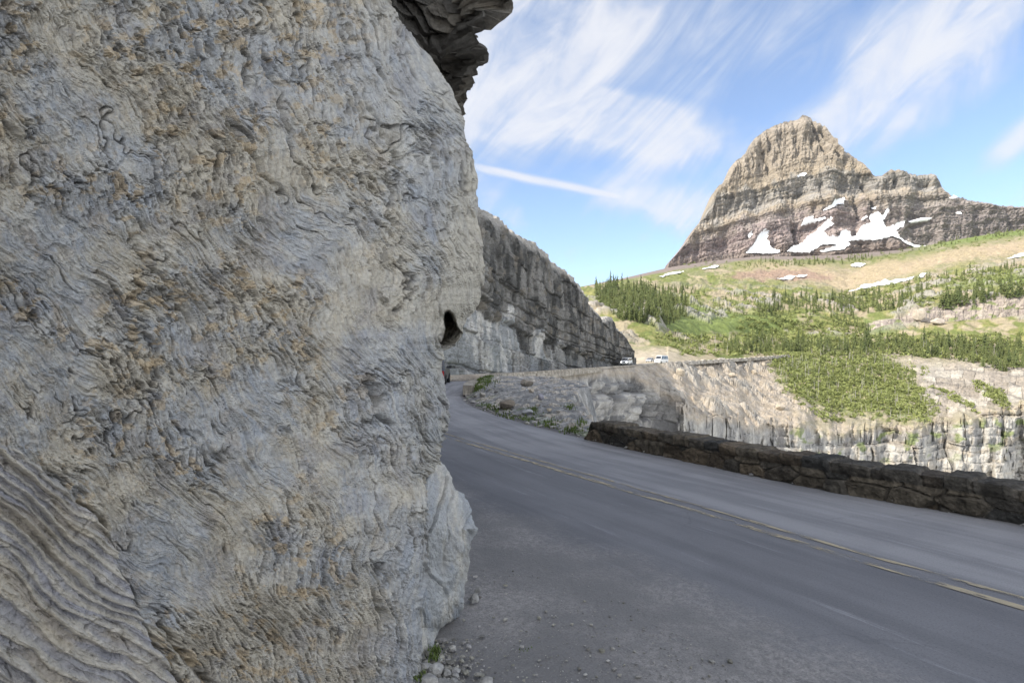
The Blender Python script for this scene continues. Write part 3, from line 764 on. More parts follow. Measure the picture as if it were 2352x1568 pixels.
# ================================================================ ROAD
def smooth_path(pts, step):
    p = np.array(pts, float)
    q = [p[0]]
    for i in range(len(p) - 1):
        a, b, c, d_ = p[max(i - 1, 0)], p[i], p[i + 1], p[min(i + 2, len(p) - 1)]
        n = max(2, int(np.hypot(*(c - b)[:2]) / step))
        for k in range(1, n + 1):
            t = k / n
            l = np.linalg.norm(c - b)
            m0 = (c - a) / (np.linalg.norm(c - a) + 1e-9) * l
            m1_ = (d_ - b) / (np.linalg.norm(d_ - b) + 1e-9) * l
            q.append((2 * t ** 3 - 3 * t ** 2 + 1) * b + (t ** 3 - 2 * t ** 2 + t) * m0 + (-2 * t ** 3 + 3 * t ** 2) * c + (t ** 3 - t ** 2) * m1_)
    return np.array(q)


def side(path):
    """Unit normal to the left of the direction of travel, in plan."""
    tg = np.gradient(path[:, :2], axis=0)
    tg /= np.linalg.norm(tg, axis=1, keepdims=True)
    return np.stack([-tg[:, 1], tg[:, 0], np.zeros(len(tg))], 1)


REDGE = [(11.9, -6.0, 0), (8.5, 0.2, 0), (5.33, 6.17, 0), (4.1, 8.3, 0), (3.1, 10.0, 0), (1.62, 12.9, 0), (.2, 16.45, 0), (-1.35, 21.5, 0), (-2.1, 26.5, 0), (-2.3, 33, 0), (-1.95, 43, 0), (-.6, 53, -.08), (2.3, 66, -.2), (9, 93, -.4), (17.6, 121, -.5), (33.4, 165, -.5), (49.2, 190, -.2), (93, 250, .85), (137, 300, 2.6), (200, 352, 5)]
rp = smooth_path(REDGE, 0.5)
sl_len = np.concatenate([[0], np.cumsum(np.linalg.norm(np.diff(rp, axis=0), axis=1))])
nrmL = side(rp)
tt = np.concatenate([np.linspace(-.55, 7.4, 60), np.linspace(7.6, 10.5, 10)])
RP = rp[:, None, :] + nrmL[:, None, :] * tt[None, :, None]
RP[..., 2] += .012 * fbm(RP[..., 0] * .5, RP[..., 1] * .5, 0., 2, 601) - 0.03 * np.abs(tt - 2.4)[None, :] * .3
RUV = np.stack(np.broadcast_arrays(sl_len[:, None], tt[None, :]), -1)

m, nt, b = new_mat('worn_asphalt')
Lk = nt.links.new
uvn = N(nt, 'ShaderNodeUVMap', uv_map='UVMap')
sep = N(nt, 'ShaderNodeSeparateXYZ'); Lk(uvn.outputs[0], sep.inputs[0])


def math_(op, a, b_=None, c=None):
    n = N(nt, 'ShaderNodeMath', operation=op)
    for i, q in enumerate((a, b_, c)):
        if q is None: continue
        if isinstance(q, (int, float)): n.inputs[i].default_value = q
        else: Lk(q, n.inputs[i])
    return n.outputs[0]


def nz_(scale, vec, detail=6., rough=.6):
    n = N(nt, 'ShaderNodeTexNoise', Scale=scale, Detail=detail, Roughness=rough)
    Lk(vec, n.inputs['Vector'])
    return n.outputs[0]


def rng_(v, a, b_, lo=0., hi=1.):
    n = N(nt, 'ShaderNodeMapRange', interpolation_type='SMOOTHSTEP')
    for i, q in enumerate((a, b_, lo, hi)): n.inputs[i + 1].default_value = q
    Lk(v, n.inputs[0])
    return n.outputs[0]


def mix_(f, a, b_):
    n = N(nt, 'ShaderNodeMix', data_type='RGBA')
    if isinstance(f, float): n.inputs[0].default_value = f
    else: Lk(f, n.inputs[0])
    for i, q in ((6, a), (7, b_)):
        if isinstance(q, tuple): n.inputs[i].default_value = (*q, 1)
        else: Lk(q, n.inputs[i])
    return n.outputs[2]


S, T = sep.outputs[0], sep.outputs[1]
mp1 = N(nt, 'ShaderNodeMapping'); mp1.inputs['Scale'].default_value = (.13, 1.6, 1); Lk(uvn.outputs[0], mp1.inputs[0])
mp2 = N(nt, 'ShaderNodeMapping'); mp2.inputs['Scale'].default_value = (.35, 5.0, 1); Lk(uvn.outputs[0], mp2.inputs[0])
mp3 = N(nt, 'ShaderNodeMapping'); mp3.inputs['Scale'].default_value = (1.0, 1.0, 1); Lk(uvn.outputs[0], mp3.inputs[0])
streak = nz_(1.6, mp1.outputs[0])
scuff = nz_(1.4, mp2.outputs[0], 8., .7)
blot = nz_(.8, mp3.outputs[0])
grit = nz_(70., mp3.outputs[0], 4., .8)
grit2 = nz_(18., mp3.outputs[0], 5., .7)
lane = rng_(math_('ADD', T, math_('MULTIPLY', math_('SUBTRACT', streak, .5), .8)), 2.1, 2.6)
c = mix_(lane, (.275, .274, .283), (.185, .187, .198))
c = mix_(rng_(streak, .40, .64), c, mix_(.45, c, (.10, .102, .112)))
c = mix_(math_('MULTIPLY', rng_(scuff, .57, .70), .6), c, (.34, .345, .365))
c = mix_(math_('MULTIPLY', rng_(blot, .56, .38), .2), c, (.085, .086, .098))
# pale dust lying across the bend
geo = N(nt, 'ShaderNodeNewGeometry'); sg = N(nt, 'ShaderNodeSeparateXYZ'); Lk(geo.outputs['Position'], sg.inputs[0])
wy = math_('ADD', sg.outputs[1], math_('MULTIPLY', math_('SUBTRACT', scuff, .5), 5.))
dust = math_('MULTIPLY', math_('MULTIPLY', rng_(wy, 18.2, 18.8), rng_(wy, 24.5, 22.5)), rng_(T, 1.0, 2.0))
dust2 = math_('MULTIPLY', math_('MULTIPLY', rng_(wy, 13.6, 14.1), rng_(wy, 15.6, 14.8)), rng_(T, 2.9, 3.6))
c = mix_(math_('MULTIPLY', math_('MAXIMUM', dust, dust2), .72), c, (.33, .34, .35))
# a streaked scrape by the near lane
sp1 = math_('MULTIPLY', math_('MULTIPLY', rng_(S, 9.3, 10.6), rng_(S, 12.1, 11.6)), math_('MULTIPLY', rng_(T, 3.55, 3.8), rng_(T, 4.5, 4.1)))
c = mix_(math_('MULTIPLY', sp1, rng_(scuff, .46, .58, .25, .95)), c, (.28, .29, .31))
# gravelly shoulder
edge_ = math_('ADD', T, math_('ADD', math_('MULTIPLY', math_('SUBTRACT', blot, .5), 1.5), math_('MULTIPLY', math_('SUBTRACT', grit2, .5), .5)))
sh = rng_(edge_, 4.05, 4.75)
gc = mix_(rng_(grit2, .38, .66), (.215, .205, .197), (.36, .342, .325))
gc = mix_(rng_(grit, .52, .68), gc, (.45, .43, .40))
gc = mix_(rng_(nz_(1.1, mp3.outputs[0]), .66, .36), gc, (.19, .185, .18))
c = mix_(math_('MULTIPLY', sh, .80), c, gc)
# dark brown band along the foot of the wall
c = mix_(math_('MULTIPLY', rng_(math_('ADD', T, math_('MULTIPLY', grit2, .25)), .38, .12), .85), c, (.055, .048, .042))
c = mix_(rng_(grit, .50, .30, 0., .55), c, (.05, .05, .055))
c = mix_(rng_(grit, .58, .74, 0., .45), c, (.42, .41, .40))
# hairline cracks
vo = N(nt, 'ShaderNodeTexVoronoi', feature='DISTANCE_TO_EDGE', Scale=.42)
dsp = N(nt, 'ShaderNodeVectorMath', operation='MULTIPLY_ADD'); dsp.inputs[1].default_value = (.7, .7, 0)
nc_ = N(nt, 'ShaderNodeTexNoise', Scale=1.6, Detail=6.); Lk(uvn.outputs[0], nc_.inputs['Vector'])
Lk(nc_.outputs['Color'], dsp.inputs[0]); Lk(uvn.outputs[0], dsp.inputs[2]); Lk(dsp.outputs[0], vo.inputs['Vector'])
crk = math_('MULTIPLY', rng_(vo.outputs['Distance'], .006, .002), rng_(nz_(.55, mp3.outputs[0]), .50, .60))
c = mix_(math_('MULTIPLY', crk, .16), c, (.045, .045, .05))
Lk(c, b.inputs['Base Color'])
b.inputs['Roughness'].default_value = .85
b.inputs['Specular IOR Level'].default_value = .35
bp = N(nt, 'ShaderNodeBump', Strength=.8, Distance=.006)
hgt_ = math_('ADD', grit, math_('MULTIPLY', math_('MULTIPLY', grit2, sh), 3.))
Lk(hgt_, bp.inputs['Height']); Lk(bp.outputs[0], b.inputs['Normal'])
M_ROAD = m
grid('road', RP, M_ROAD, uv=RUV, smooth=True)['kind'] = 'structure'

# worn double yellow line: thin sheets above the asphalt
m, nt, b = new_mat('worn_yellow_paint')
Lk = nt.links.new
uvn = N(nt, 'ShaderNodeUVMap', uv_map='UVMap')
mp = N(nt, 'ShaderNodeMapping'); mp.inputs['Scale'].default_value = (2.2, 9, 1); Lk(uvn.outputs[0], mp.inputs[0])
w1 = nz_(1.5, mp.outputs[0], 8., .72)
w2 = nz_(.35, mp.outputs[0], 3., .5)
ww = math_('ADD', w1, math_('MULTIPLY', math_('SUBTRACT', w2, .5), .5))
Lk(mix_(rng_(w1, .4, .65), (.30, .265, .20), (.42, .355, .23)), b.inputs['Base Color'])
b.inputs['Roughness'].default_value = .8
Lk(rng_(ww, .41, .55, 0., .92), b.inputs['Alpha'])
M_YEL = m
yl_pts = [(5.18 * .875 + s * -.485, 5.18 * .485 + s * .875, 0) for s in (-14, -8, -3, 1, 5, 9, 12)] + [(-3.0, 16.6, 0), (-4.5, 21.5, 0), (-5.3, 27, 0), (-5.5, 34, 0), (-5.1, 43, 0), (-3.7, 53, -.08), (-.8, 66.5, -.2)]
yp = smooth_path(yl_pts, .35)
ylen = np.concatenate([[0], np.cumsum(np.linalg.norm(np.diff(yp, axis=0), axis=1))])
yn = side(yp)


def road_z(p):
    i = np.linalg.norm(rp[None, :, :2] - p[:, None, :2], axis=2).argmin(1)
    q = p[:, :2] - rp[i, :2]
    tq = (q * nrmL[i, :2]).sum(1)
    return rp[i, 2] + .012 * fbm(p[:, 0] * .5, p[:, 1] * .5, 0., 2, 601) - .009 * np.abs(tq - 2.4)


def strip(name, off, wd, lo=0, hi=1e9, dz=.006, mat=None):
    mk = (ylen >= lo) & (ylen <= hi)
    cen = yp[mk] + yn[mk] * off
    ls = ylen[mk]
    wob = .006 * noise(ls * 2, off, seed=611)
    A = cen + yn[mk] * (wd / 2 + wob)[:, None]
    B = cen - yn[mk] * (wd / 2 + wob)[:, None]
    G = np.stack([A, (A + B) / 2, B], 1)
    for k in range(3):
        G[:, k, 2] = road_z(G[:, k]) + dz
    uv = np.stack([np.repeat(ls[:, None], 3, 1), np.broadcast_to([off + .1, off + .05, off], (len(ls), 3))], -1)
    o = grid(name, G, mat or M_YEL, uv=uv)
    o['kind'] = 'structure'


strip('road_marking', -.04, .06)
strip('road_marking', .16, .085, 0, 60)

# ================================================================ FAR CLIFF ABOVE THE ROAD
cb = smooth_path([(-12.5, 12, 0), (-12.6, 20, 0), (-11.6, 31, 0), (-9.8, 43, 0), (-8.0, 53, 0), (-4.9, 66, 0), (1.6, 93, 0), (10.2, 121, 0), (19, 145, 0), (26.5, 164, 0), (31, 176, 0), (37.5, 186, 0), (40, 196, 0), (36, 206, 0), (20, 212, 0)], .22)
cs = np.concatenate([[0], np.cumsum(np.linalg.norm(np.diff(cb, axis=0), axis=1))])
cn = -side(cb)                                            # towards the road
cu = CU + F * cb[:, 0] / np.maximum(cb[:, 1], 1)
CT = [(0, 470), (1060, 480), (1190, 524), (1205, 531), (1240, 543), (1272, 551), (1284, 560), (1290, 576), (1308, 592), (1325, 601), (1341, 608), (1352, 613), (1362, 622), (1380, 634), (1392, 656), (1400, 664), (1410, 676), (1430, 698), (1452, 712), (1470, 733), (1476, 752), (1490, 776), (1508, 792), (1532, 797), (1541, 806), (1545, 817), (1560, 828), (1572, 850), (1578, 862), (1590, 880), (1610, 893), (1700, 905)]
ctop = EYE + (HV - (tab(cu, CT) + 2.5 * fbm(cs / 3.0, .3, 0., 3, 701))) / F * (cb[:, 1] + 3.0)
ctop = ctop + (.9 * (rnd(np.floor(cs / 4.1 + .6 * noise(cs / 3, .2, seed=764)), 0, 765) - .5) + .5 * (rnd(np.floor(cs / 1.7), 0, 766) - .5)) * np.clip(ctop / 12, .1, 1)
ctop = np.where(cs < cs[np.argmax(cb[:, 1] > 43)], np.interp(cs, [0, cs[np.argmax(cb[:, 1] > 43)]], [17, ctop[np.argmax(cb[:, 1] > 43)]]), ctop)
last = cb[:, 1] > 188
ctop = np.where(last, np.minimum(ctop, 2.0), ctop)
nz2 = 170
t = np.linspace(0, 1, nz2)[:, None] ** .92
CZ = -1.2 + (np.maximum(ctop, .3)[None, :] + 1.2) * t
base = np.broadcast_to(cb[None, :, :], (nz2, len(cs), 3)).copy()
CP = base.copy()
CP[..., 2] = CZ
hfrac = t
s_ = np.broadcast_to(cs[None, :], CZ.shape)
# bedding dips along the cliff: beds fall to the far end
bedc = CZ + s_ * .072
lowm = sstep(12.3, 11.3, bedc + 4.0 * fbm(s_ / 10, CZ / 7, 0., 3, 702) + 2.0 * (rnd(np.floor(s_ / 6.3), 5, 762) - .5))          # lower, paler half
a1 = .5 * noise(s_ / 3, bedc / 2, seed=703)
wb = bedc + .35 * noise(s_ / 7, bedc / 5, seed=715) + .08 * a1
wsn = s_ + .5 * noise(s_ / 3, CZ / 5, seed=716) + .10 * CZ
o1, e1, b1, b2, fj1, fb1 = blocks(wsn, wb, 4.3, 9.0, 704)
pz = fbm(s_ / 9, bedc / 6, 2., 3, 761)
o2, e2, h1, h2, fj2, fb2 = blocks(wsn + 5, wb + .4, .95, 2.0, 724)
o5, e5, g1_, g2_, fj5, fb5 = blocks(wsn, wb * 0 + 1, 9, 13, 744)
o6, e6, g6, g7, fj6, fb6 = blocks(wsn + 9, wb + .1, .33, 1.1, 754)
b3 = h2
fd = 1.0 * o1 + .34 * o2 * sstep(.45, .9, b2) + .13 * o6 + .8 * o5 + .35 * fbm(s_ / 14, bedc / 9, 0., 3, 707) + .10 * fbm(s_ / .8, bedc / .4, 0., 4, 708) + .30 * (fb2 * rnd(np.floor((wb + .4) / .95), 4, 731))
fd -= .35 * np.exp(-(e1 / .12) ** 2) * (b1 > .3) + .12 * np.exp(-(e2 / .07) ** 2) * (h1 > .4) + .8 * np.exp(-(e5 / .22) ** 2) + .04 * np.exp(-(e6 / .05) ** 2)
brk = sstep(-.2, .25, noise(s_ / 8, 3.3, seed=763))
step_out = .55 * sstep(11.7, 12.3, bedc + 1.5 * pz) - .9 * brk * np.exp(-((wb - 11.85) / .35) ** 2) - .6 * np.exp(-((wb - 13.6) / .16) ** 2) - .5 * np.exp(-((wb - 15.2) / .12) ** 2) - .5 * np.exp(-((wb - 17.6) / .12) ** 2) - .45 * np.exp(-((wb - 4.6) / .12) ** 2)
lean = -1.1 * t * (1 - .3 * t) * np.clip(ctop / 14, 0, 1)[None, :] - .8 * sstep(.9, 1.0, t)
crag = fd * (.75 + .25 * (1 - lowm)) * np.clip(ctop / 9, .2, 1)[None, :] + step_out * np.clip(ctop / 9, 0, 1)[None, :] + lean
CP = CP + cn[None] * (crag[..., None])
CP[..., 2] += .35 * t * fbm(s_ / 1.4, bedc / 2, 0., 3, 709)
bk = [CP]
for (dn, dz) in ((.8, .05), (2.5, -.1), (7, -.4), (16, -1.5)):
    Q = CP[-1:] - cn[None] * dn
    Q[..., 2] += dz + .5 * fbm(s_[-1:] / 2, dn, 0., 3, 710)
    bk.append(Q)
CPf = np.concatenate(bk, 0)
fcol = mixc((.065, .065, .063), (.185, .18, .17), sstep(-.35, .45, fbm(s_ / 5, bedc / 4, 3., 4, 711) + .7 * (b2 - .5)))
fcol = mixc(fcol, np.array((.20, .175, .14)), .5 * sstep(.2, .5, fbm(s_ / 4, bedc / 2.2, 8., 3, 712)))
lcol = mixc((.25, .26, .265), (.46, .45, .43), sstep(-.25, .4, fbm(s_ / 3.4, bedc / 5, 5., 4, 713) + .8 * (b2 - .5)))
fcol = mixc(fcol, lcol, lowm * sstep(120, 85, cb[:, 1][None, :] + 40 * (b1 - .5)) + .35 * lowm * sstep(85, 120, cb[:, 1][None, :] + 40 * (b1 - .5)))
fcol = mixc(fcol, np.array((.03, .03, .03)), .75 * np.clip(np.exp(-(e1 / .13) ** 2) * (b1 > .35) + .8 * np.exp(-(e2 / .06) ** 2) * (h1 > .75), 0, 1))
fcol = mixc(fcol, np.array((.36, .345, .32)), .8 * sstep(.90, .965, t + .02 * fbm(s_ / 2, CZ, 0., 2, 714)))
fcf = np.concatenate([fcol] + [fcol[-1:]] * 4, 0)
tag(grid('roadside_cliff', CPf, M_CLIFF, fcf), 'long dark grey cliff of cracked beds rising over the far bend of the road', 'cliff')
# ================================================================ SCREE BANK INSIDE THE BEND, SLOPE BELOW THE WALL
ks = np.concatenate([np.linspace(-.1, 9, 190), np.geomspace(9.1, 70, 40)])
sel = (rp[:, 1] < 50)
rs = smooth_path([tuple(q) for q in rp[sel][::3]], .11)
ro = -side(rs)
Yr = rs[:, 1][:, None]
Kk = ks[None, :]
BP = rs[:, None, :] + ro[:, None, :] * ks[None, :, None]
hY = tab(Yr, [(-6, -.02), (12, -.02), (13.5, .04), (16.5, .14), (21.5, .34), (26.0, .42), (33, .44), (43, .40), (48, .2), (50, 0)])
k1 = tab(Yr, [(0, 1.0), (16, 1.6), (24, 2.6), (27, .7), (43, .6)])
ke = tab(Yr, [(-6, .75), (12.2, .75), (13.6, .8), (16.5, 2.0), (21.5, 3.7), (26.5, 5.2), (33, 6.0), (43, 4.2), (50, 2.0)]) + .5 * fbm(BP[..., 0] / 2, BP[..., 1] / 2, 0., 3, 801)
bx, by = BP[..., 0], BP[..., 1]
on = sstep(12.8, 14.5, Yr)
BP[..., 2] = rs[:, 2][:, None] - .03 + hY * sstep(0, 1, Kk / k1) + on * sstep(.1, .8, Kk) * (.09 * fbm(bx, by, 0., 4, 802) + .05 * fbm(bx * 5, by * 5, 0., 3, 803)) - np.maximum(Kk - ke, 0) * np.where(Yr > 12.6, 2.4, .95) - sstep(0, 1.2, Kk - ke) * .8
e1, r1, r2, r3, ox, oy = vor(bx * 3.2, by * 3.2, 804)
BP[..., 2] += on * sstep(.15, .5, Kk) * sstep(.78, .95, r1) * .07 * sstep(0, .35, e1)
e2, r4, r5, r6, ox, oy = vor(bx * 8, by * 8, 805)
BP[..., 2] += sstep(.05, .3, Kk) * sstep(.4, .9, r4) * .022 * sstep(0, .4, e2)
bcol = mixc((.175, .178, .18), (.27, .265, .255), sstep(-.4, .4, fbm(bx * 1.2, by * 1.2, 3., 4, 806)))
bcol = mixc(bcol, np.array((.40, .36, .30)), .7 * sstep(.8, .92, r1))
bcol *= (.7 + .6 * r4)[..., None]
bcol = mixc(bcol, np.array((.12, .115, .11)), .6 * sstep(.75, .2, Kk) * sstep(-.2, .2, fbm(bx * 3, by * 3, 5., 2, 807)))
gsp = sstep(.1, .35, fbm(bx * .9, by * .9, 7., 3, 808)) * sstep(1.6, .5, Kk)
bcol = mixc(bcol, np.array((.085, .13, .03)), .55 * gsp)
grid('scree_terrain', BP, M_SCREE, bcol)['kind'] = 'structure'


def bank_at(u, v):
    """Nearest point of the bank to a photo sight line (pixel distance), front-most."""
    U = CU + F * BP[..., 0] / np.maximum(BP[..., 1], .5)
    V = HV + F * (EYE - BP[..., 2]) / np.maximum(BP[..., 1], .5)
    d = (U - u) ** 2 + (V - v) ** 2 + 1e6 * (BP[..., 1] < 4)
    return BP.reshape(-1, 3)[d.argmin()]


# ================================================================ STONE WALLS
def stone_wall(path, h, th, res, cell, seed, colA, colB, label, notch=0.0, taper=(.3, .3), name='stone_wall', rise=0.045):
    p = smooth_path(path, res)
    n = side(p)                                            # towards the road
    ls = np.concatenate([[0], np.cumsum(np.linalg.norm(np.diff(p, axis=0), axis=1))])
    nf, ntp, nb = max(6, int((h + .06) / res)), max(5, int(th / res)), max(6, int((h + .5) / res))
    q, off, zz, ny, nzv = [], [], [], [], []
    for t in np.linspace(0, 1, nf, endpoint=False):
        q.append(t * h); off.append(0); zz.append(-.06 + t * (h + .06)); ny.append(1); nzv.append(0)
    for t in np.linspace(0, 1, ntp, endpoint=False):
        q.append(h + t * th); off.append(-t * th); zz.append(h); ny.append(.5 * (1 - 2 * t)); nzv.append(1)
    for t in np.linspace(0, 1, nb):
        q.append(h + th + t * h); off.append(-th); zz.append(h - t * (h + .5)); ny.append(-1); nzv.append(0)
    q, off, zz, ny, nzv = map(np.array, (q, off, zz, ny, nzv))
    Wp = p[:, None, :] + n[:, None, :] * off[None, :, None]
    end = np.minimum(sstep(0, taper[0], ls), sstep(0, taper[1], ls[-1] - ls))[:, None]
    L = ls[:, None] + 0 * q[None, :]
    Q = q[None, :] + 0 * L
    wx, wz = .10 * noise(L * 2.2, Q * 2.2, 0., seed), .05 * noise(L * 2.6, Q * 3.2, 4., seed + 1)
    top = ((q >= h - .11) & (q <= h + th + .11))[None, :] & (L > -1)
    e, r1, r2, r3, ox, oy = vor((L + wx) / cell[0], (Q + wz) / cell[1] + 40, seed + 2)
    e2, s1, s2, s3, ox2, oy2 = vor((L + wx) / (cell[0] * .9) + 77, Q * 0 + .5, seed + 5)
    e = np.where(top, np.minimum(e2, .6), e)
    r1, r2, r3, ox, oy = [np.where(top, a_, b_) for a_, b_ in ((s1, r1), (s2, r2), (s3, r3), (ox2, ox), (oy2 * 0, oy))]
    bulge = sstep(0, .13, e)
    dd = rise * bulge * (.55 + .9 * r1) + .03 * (r2 - .5) * bulge + .05 * (r3 - .5) * ox * bulge + .05 * (r1 - .5) * oy + (.030 if res < .03 else .014) * fbm(L * 5, Q * 7, 0., 5, seed + 8, .6) - .012
    lower = sstep(.05, 0, np.abs(Q - (h - .11)))
    dd -= .02 * lower
    Wp = Wp + n[:, None, :] * (dd * ny[None, :])[..., None]
    ztop = zz[None, :] + dd * nzv[None, :] * (.55 if res < .03 else .15) + .014 * fbm(L * 1.2, 0., 0., 2, seed + 9) * (zz[None, :] / h) + np.where(top, (.03 if res < .03 else .008) * (r1 - .5), 0)
    if notch:
        ztop = ztop + np.where(zz[None, :] > .1, notch * ((np.floor(L / 3.0) % 2) - .5), 0)
    Wp[..., 2] = p[:, 2][:, None] + np.where(ztop > 0, ztop * (.12 + .88 * end), ztop)
    col = mixc(colA, colB, sstep(.1, .95, r2))
    col = mixc(col, np.array((.10, .075, .05)) * 1.2, .5 * sstep(.6, .9, r3))
    col = mixc(col, np.array(colB) * .9 + .04, (1 - sstep(.015, .07, e)) * .75)
    col *= (.75 + .5 * sstep(-.4, .4, fbm(L * 9, Q * 9, 2., 3, seed + 10)))[..., None]
    o = grid(name, Wp, M_WALL, col)
    return tag(o, label, 'wall', 'dry stone walls edging the road')


stone_wall([(9.3, .2, 0), (7.9, 2.4, 0), (5.27, 6.17, 0), (3.89, 8.11, 0), (2.99, 9.81, 0), (1.58, 12.75, 0)], .355, .46, .013, (.42, .19), 821,
           (.042, .041, .038), (.10, .085, .064), 'low dark brown rubble stone wall along the near side of the road drop', taper=(.2, .25))
stone_wall([(-2.2, 26.9, 0), (-2.35, 30, 0), (-2.25, 35, 0), (-1.75, 43.5, 0), (-.3, 53.5, -.08), (2.6, 66, -.2), (9.3, 93, -.4), (17.8, 120, -.5)], .47, .5, .055, (.7, .3), 831,
           (.22, .20, .17), (.36, .33, .28), 'pale low stone wall edging the far bend beside the grassy scree', taper=(.06, 6), rise=.018)
stone_wall([(50.6, 190, -.25), (62, 205, .05), (79, 228, .5), (94, 249.5, .85), (120, 280, 1.8), (138, 299, 2.6)], .75, .6, .3, (1.8, .5), 841,
           (.30, .28, .25), (.42, .39, .34), 'distant crenellated stone parapet climbing behind the white vans', notch=.28, taper=(1, 1), rise=.08)


# ================================================================ LOOSE ROCKS
M_STONE = rock_mat('loose_stone', 6.0, .015, var=.3)


def rock_mesh(name, sx_, sy_, sz_, seed, col, sub=3):
    import bmesh
    bm = bmesh.new()
    bmesh.ops.create_icosphere(bm, subdivisions=sub, radius=1.0)
    V = np.array([v.co[:] for v in bm.verts])
    Fq = np.array([[v.index for v in f.verts] for f in bm.faces])
    bm.free()
    r = np.random.default_rng(seed)
    for _ in range(13):                                    # cut facets
        nn = r.normal(size=3); nn /= np.linalg.norm(nn)
        dd = r.uniform(.5, .85)
        over = np.maximum(V @ nn - dd, 0)
        V = V - over[:, None] * nn * .95
    V = V * (1 + .07 * fbm(V[:, 0] * 2.2, V[:, 1] * 2.2, V[:, 2] * 2.2, 3, seed))[:, None]
    V *= np.array([sx_, sy_, sz_]) / np.abs(V).max(0)
    c = np.array(col) * (.85 + .3 * sstep(-.3, .3, fbm(V[:, 0] * 4, V[:, 1] * 4, V[:, 2] * 4, 3, seed + 1)))[:, None]
    return raw_mesh(name, V, Fq, M_STONE, c)


def put_rock(name, p, sx_, sy_, sz_, seed, col, label, cat, group=None, rz=0., sink=.35, sub=3, tilt=0.):
    o = link(name, rock_mesh(name, sx_, sy_, sz_, seed, col, sub))
    o.location = (p[0], p[1], p[2] + sz_ * (1 - sink) - 0)
    o.rotation_euler = (tilt, tilt * .6, rz)
    return tag(o, label, cat, group)


for (u, v, w_, h_, c_, lab) in [
    (1268, 1006, 46, 30, (.19, .165, .135), 'long brown boulder lying by the road edge below the wall corner'),
    (1318, 956, 34, 22, (.26, .235, .20), 'squared tan block on top of the scree bank'),
    (1352, 992, 20, 16, (.24, .235, .27), 'purple grey boulder on the scree'),
    (1334, 996, 12, 11, (.36, .26, .17), 'small orange boulder beside the purple grey one'),
    (1374, 1024, 13, 10, (.37, .32, .25), 'first tan stone of the pair low on the scree'),
    (1388, 1024, 12, 11, (.40, .35, .29), 'paler rounder tan stone of the pair low on the scree'),
    (1316, 1028, 34, 15, (.25, .255, .26), 'flat grey slab tilted near the road edge'),
    (1205, 985, 22, 17, (.34, .32, .28), 'pale block standing at the corner end of the bend wall'),
    (1400, 1056, 40, 12, (.23, .215, .20), 'long flat slab above the grass by the near wall'),
    (1327, 975, 16, 9, (.33, .29, .24), 'flat tan stone high on the scree'),
    (1345, 1010, 14, 8, (.31, .29, .26), 'thin grey stone between the purple boulder and the tan pair')]:
    p = bank_at(u, v + h_ / 2)
    k = p[1] / F
    put_rock('boulder', p, w_ * k * .55, w_ * k * .45, h_ * k * .62, int(u), c_, lab, 'boulder', rz=u * .7, tilt=.12)

# stones fallen at the foot of the slab
gnd = lambda u, v: np.array([(u - CU) / (v - HV) * EYE, F * EYE / (v - HV), -.02])
for i, (u, v, w_, h_, g_, lab) in enumerate([
    (1062, 1656, 34, 26, .33, 'flat pale stone tucked against the base of the toe slab'),
    (1090, 1662, 40, 32, .36, 'pale tan edged stone under the small weed at the slab foot'),
    (1075, 1690, 56, 30, .34, 'largest flat blue grey stone of the heap at the slab foot'),
    (1062, 1700, 30, 22, .32, 'rounded grey stone half under the outcrop edge'),
    (1116, 1672, 24, 18, .30, 'grey stone in the middle of the heap'),
    (1140, 1668, 22, 12, .38, 'thin pale stone, upper of the two at the outer edge of the heap'),
    (1141, 1678, 22, 12, .37, 'thin pale stone, lower of the two at the outer edge of the heap'),
    (1106, 1698, 40, 22, .26, 'dark angular stone at the front of the heap'),
    (1136, 1692, 26, 15, .28, 'brownish wedge stone beside the dark angular one'),
    (1150, 1704, 34, 16, .30, 'stone at the outermost front tip of the heap'),
    (1218, 1694, 38, 24, .30, 'single rounded stone lying alone on the gravel'),
    (1184, 1486, 30, 24, .30, 'pale banded stone against the bulging edge of the toe slab'),
    (1194, 1466, 18, 14, .33, 'small tan topped stone behind the banded stone'),
    (1100, 1640, 20, 15, .34, 'small stone behind the weed'),
    (1120, 1690, 18, 12, .33, 'small pale chip between the larger heap stones')]):
    p = gnd(u, v + h_ * .45)
    k = p[1] / F
    put_rock('fallen_stone', p, w_ * k * .56, w_ * k * .46, h_ * k * .58, 900 + i, (g_, g_ * .99, g_ * .95), lab, 'stone', 'stones fallen at the foot of the slab', rz=i * 1.3, sink=.3, tilt=.1)

# fine gravel on the shoulder, under the wall and on the bank: far too many to count
ico = rock_mesh('pebble', 1, 1, .7, 5, (1, 1, 1), 1)
pv = np.array([v.co[:] for v in ico.vertices]); pf = np.array([p_.vertices[:] for p_ in ico.polygons])
bpy.data.meshes.remove(ico)


def scatter(name, pts, size, tone, seed):
    r = np.random.default_rng(seed)
    V, Fq, Cc = [], [], []
    for i, p in enumerate(pts):
        a_ = r.uniform(0, 6.28); s_ = size[i]
        R = np.array([[math.cos(a_), -math.sin(a_), 0], [math.sin(a_), math.cos(a_), 0], [0, 0, 1]])
        V.append((pv * np.array([s_, s_ * r.uniform(.5, 1), s_ * r.uniform(.5, .9)])) @ R.T + p)
        Fq.append(pf + i * len(pv))
        Cc.append(np.broadcast_to(np.array(tone) * r.uniform(.45, 1.25) * np.array([1, 1, r.uniform(.86, 1.03)]), pv.shape))
    o = link(name, raw_mesh(name, np.concatenate(V), np.concatenate(Fq), M_STONE, np.concatenate(Cc)))
    o['kind'] = 'stuff'
    return o


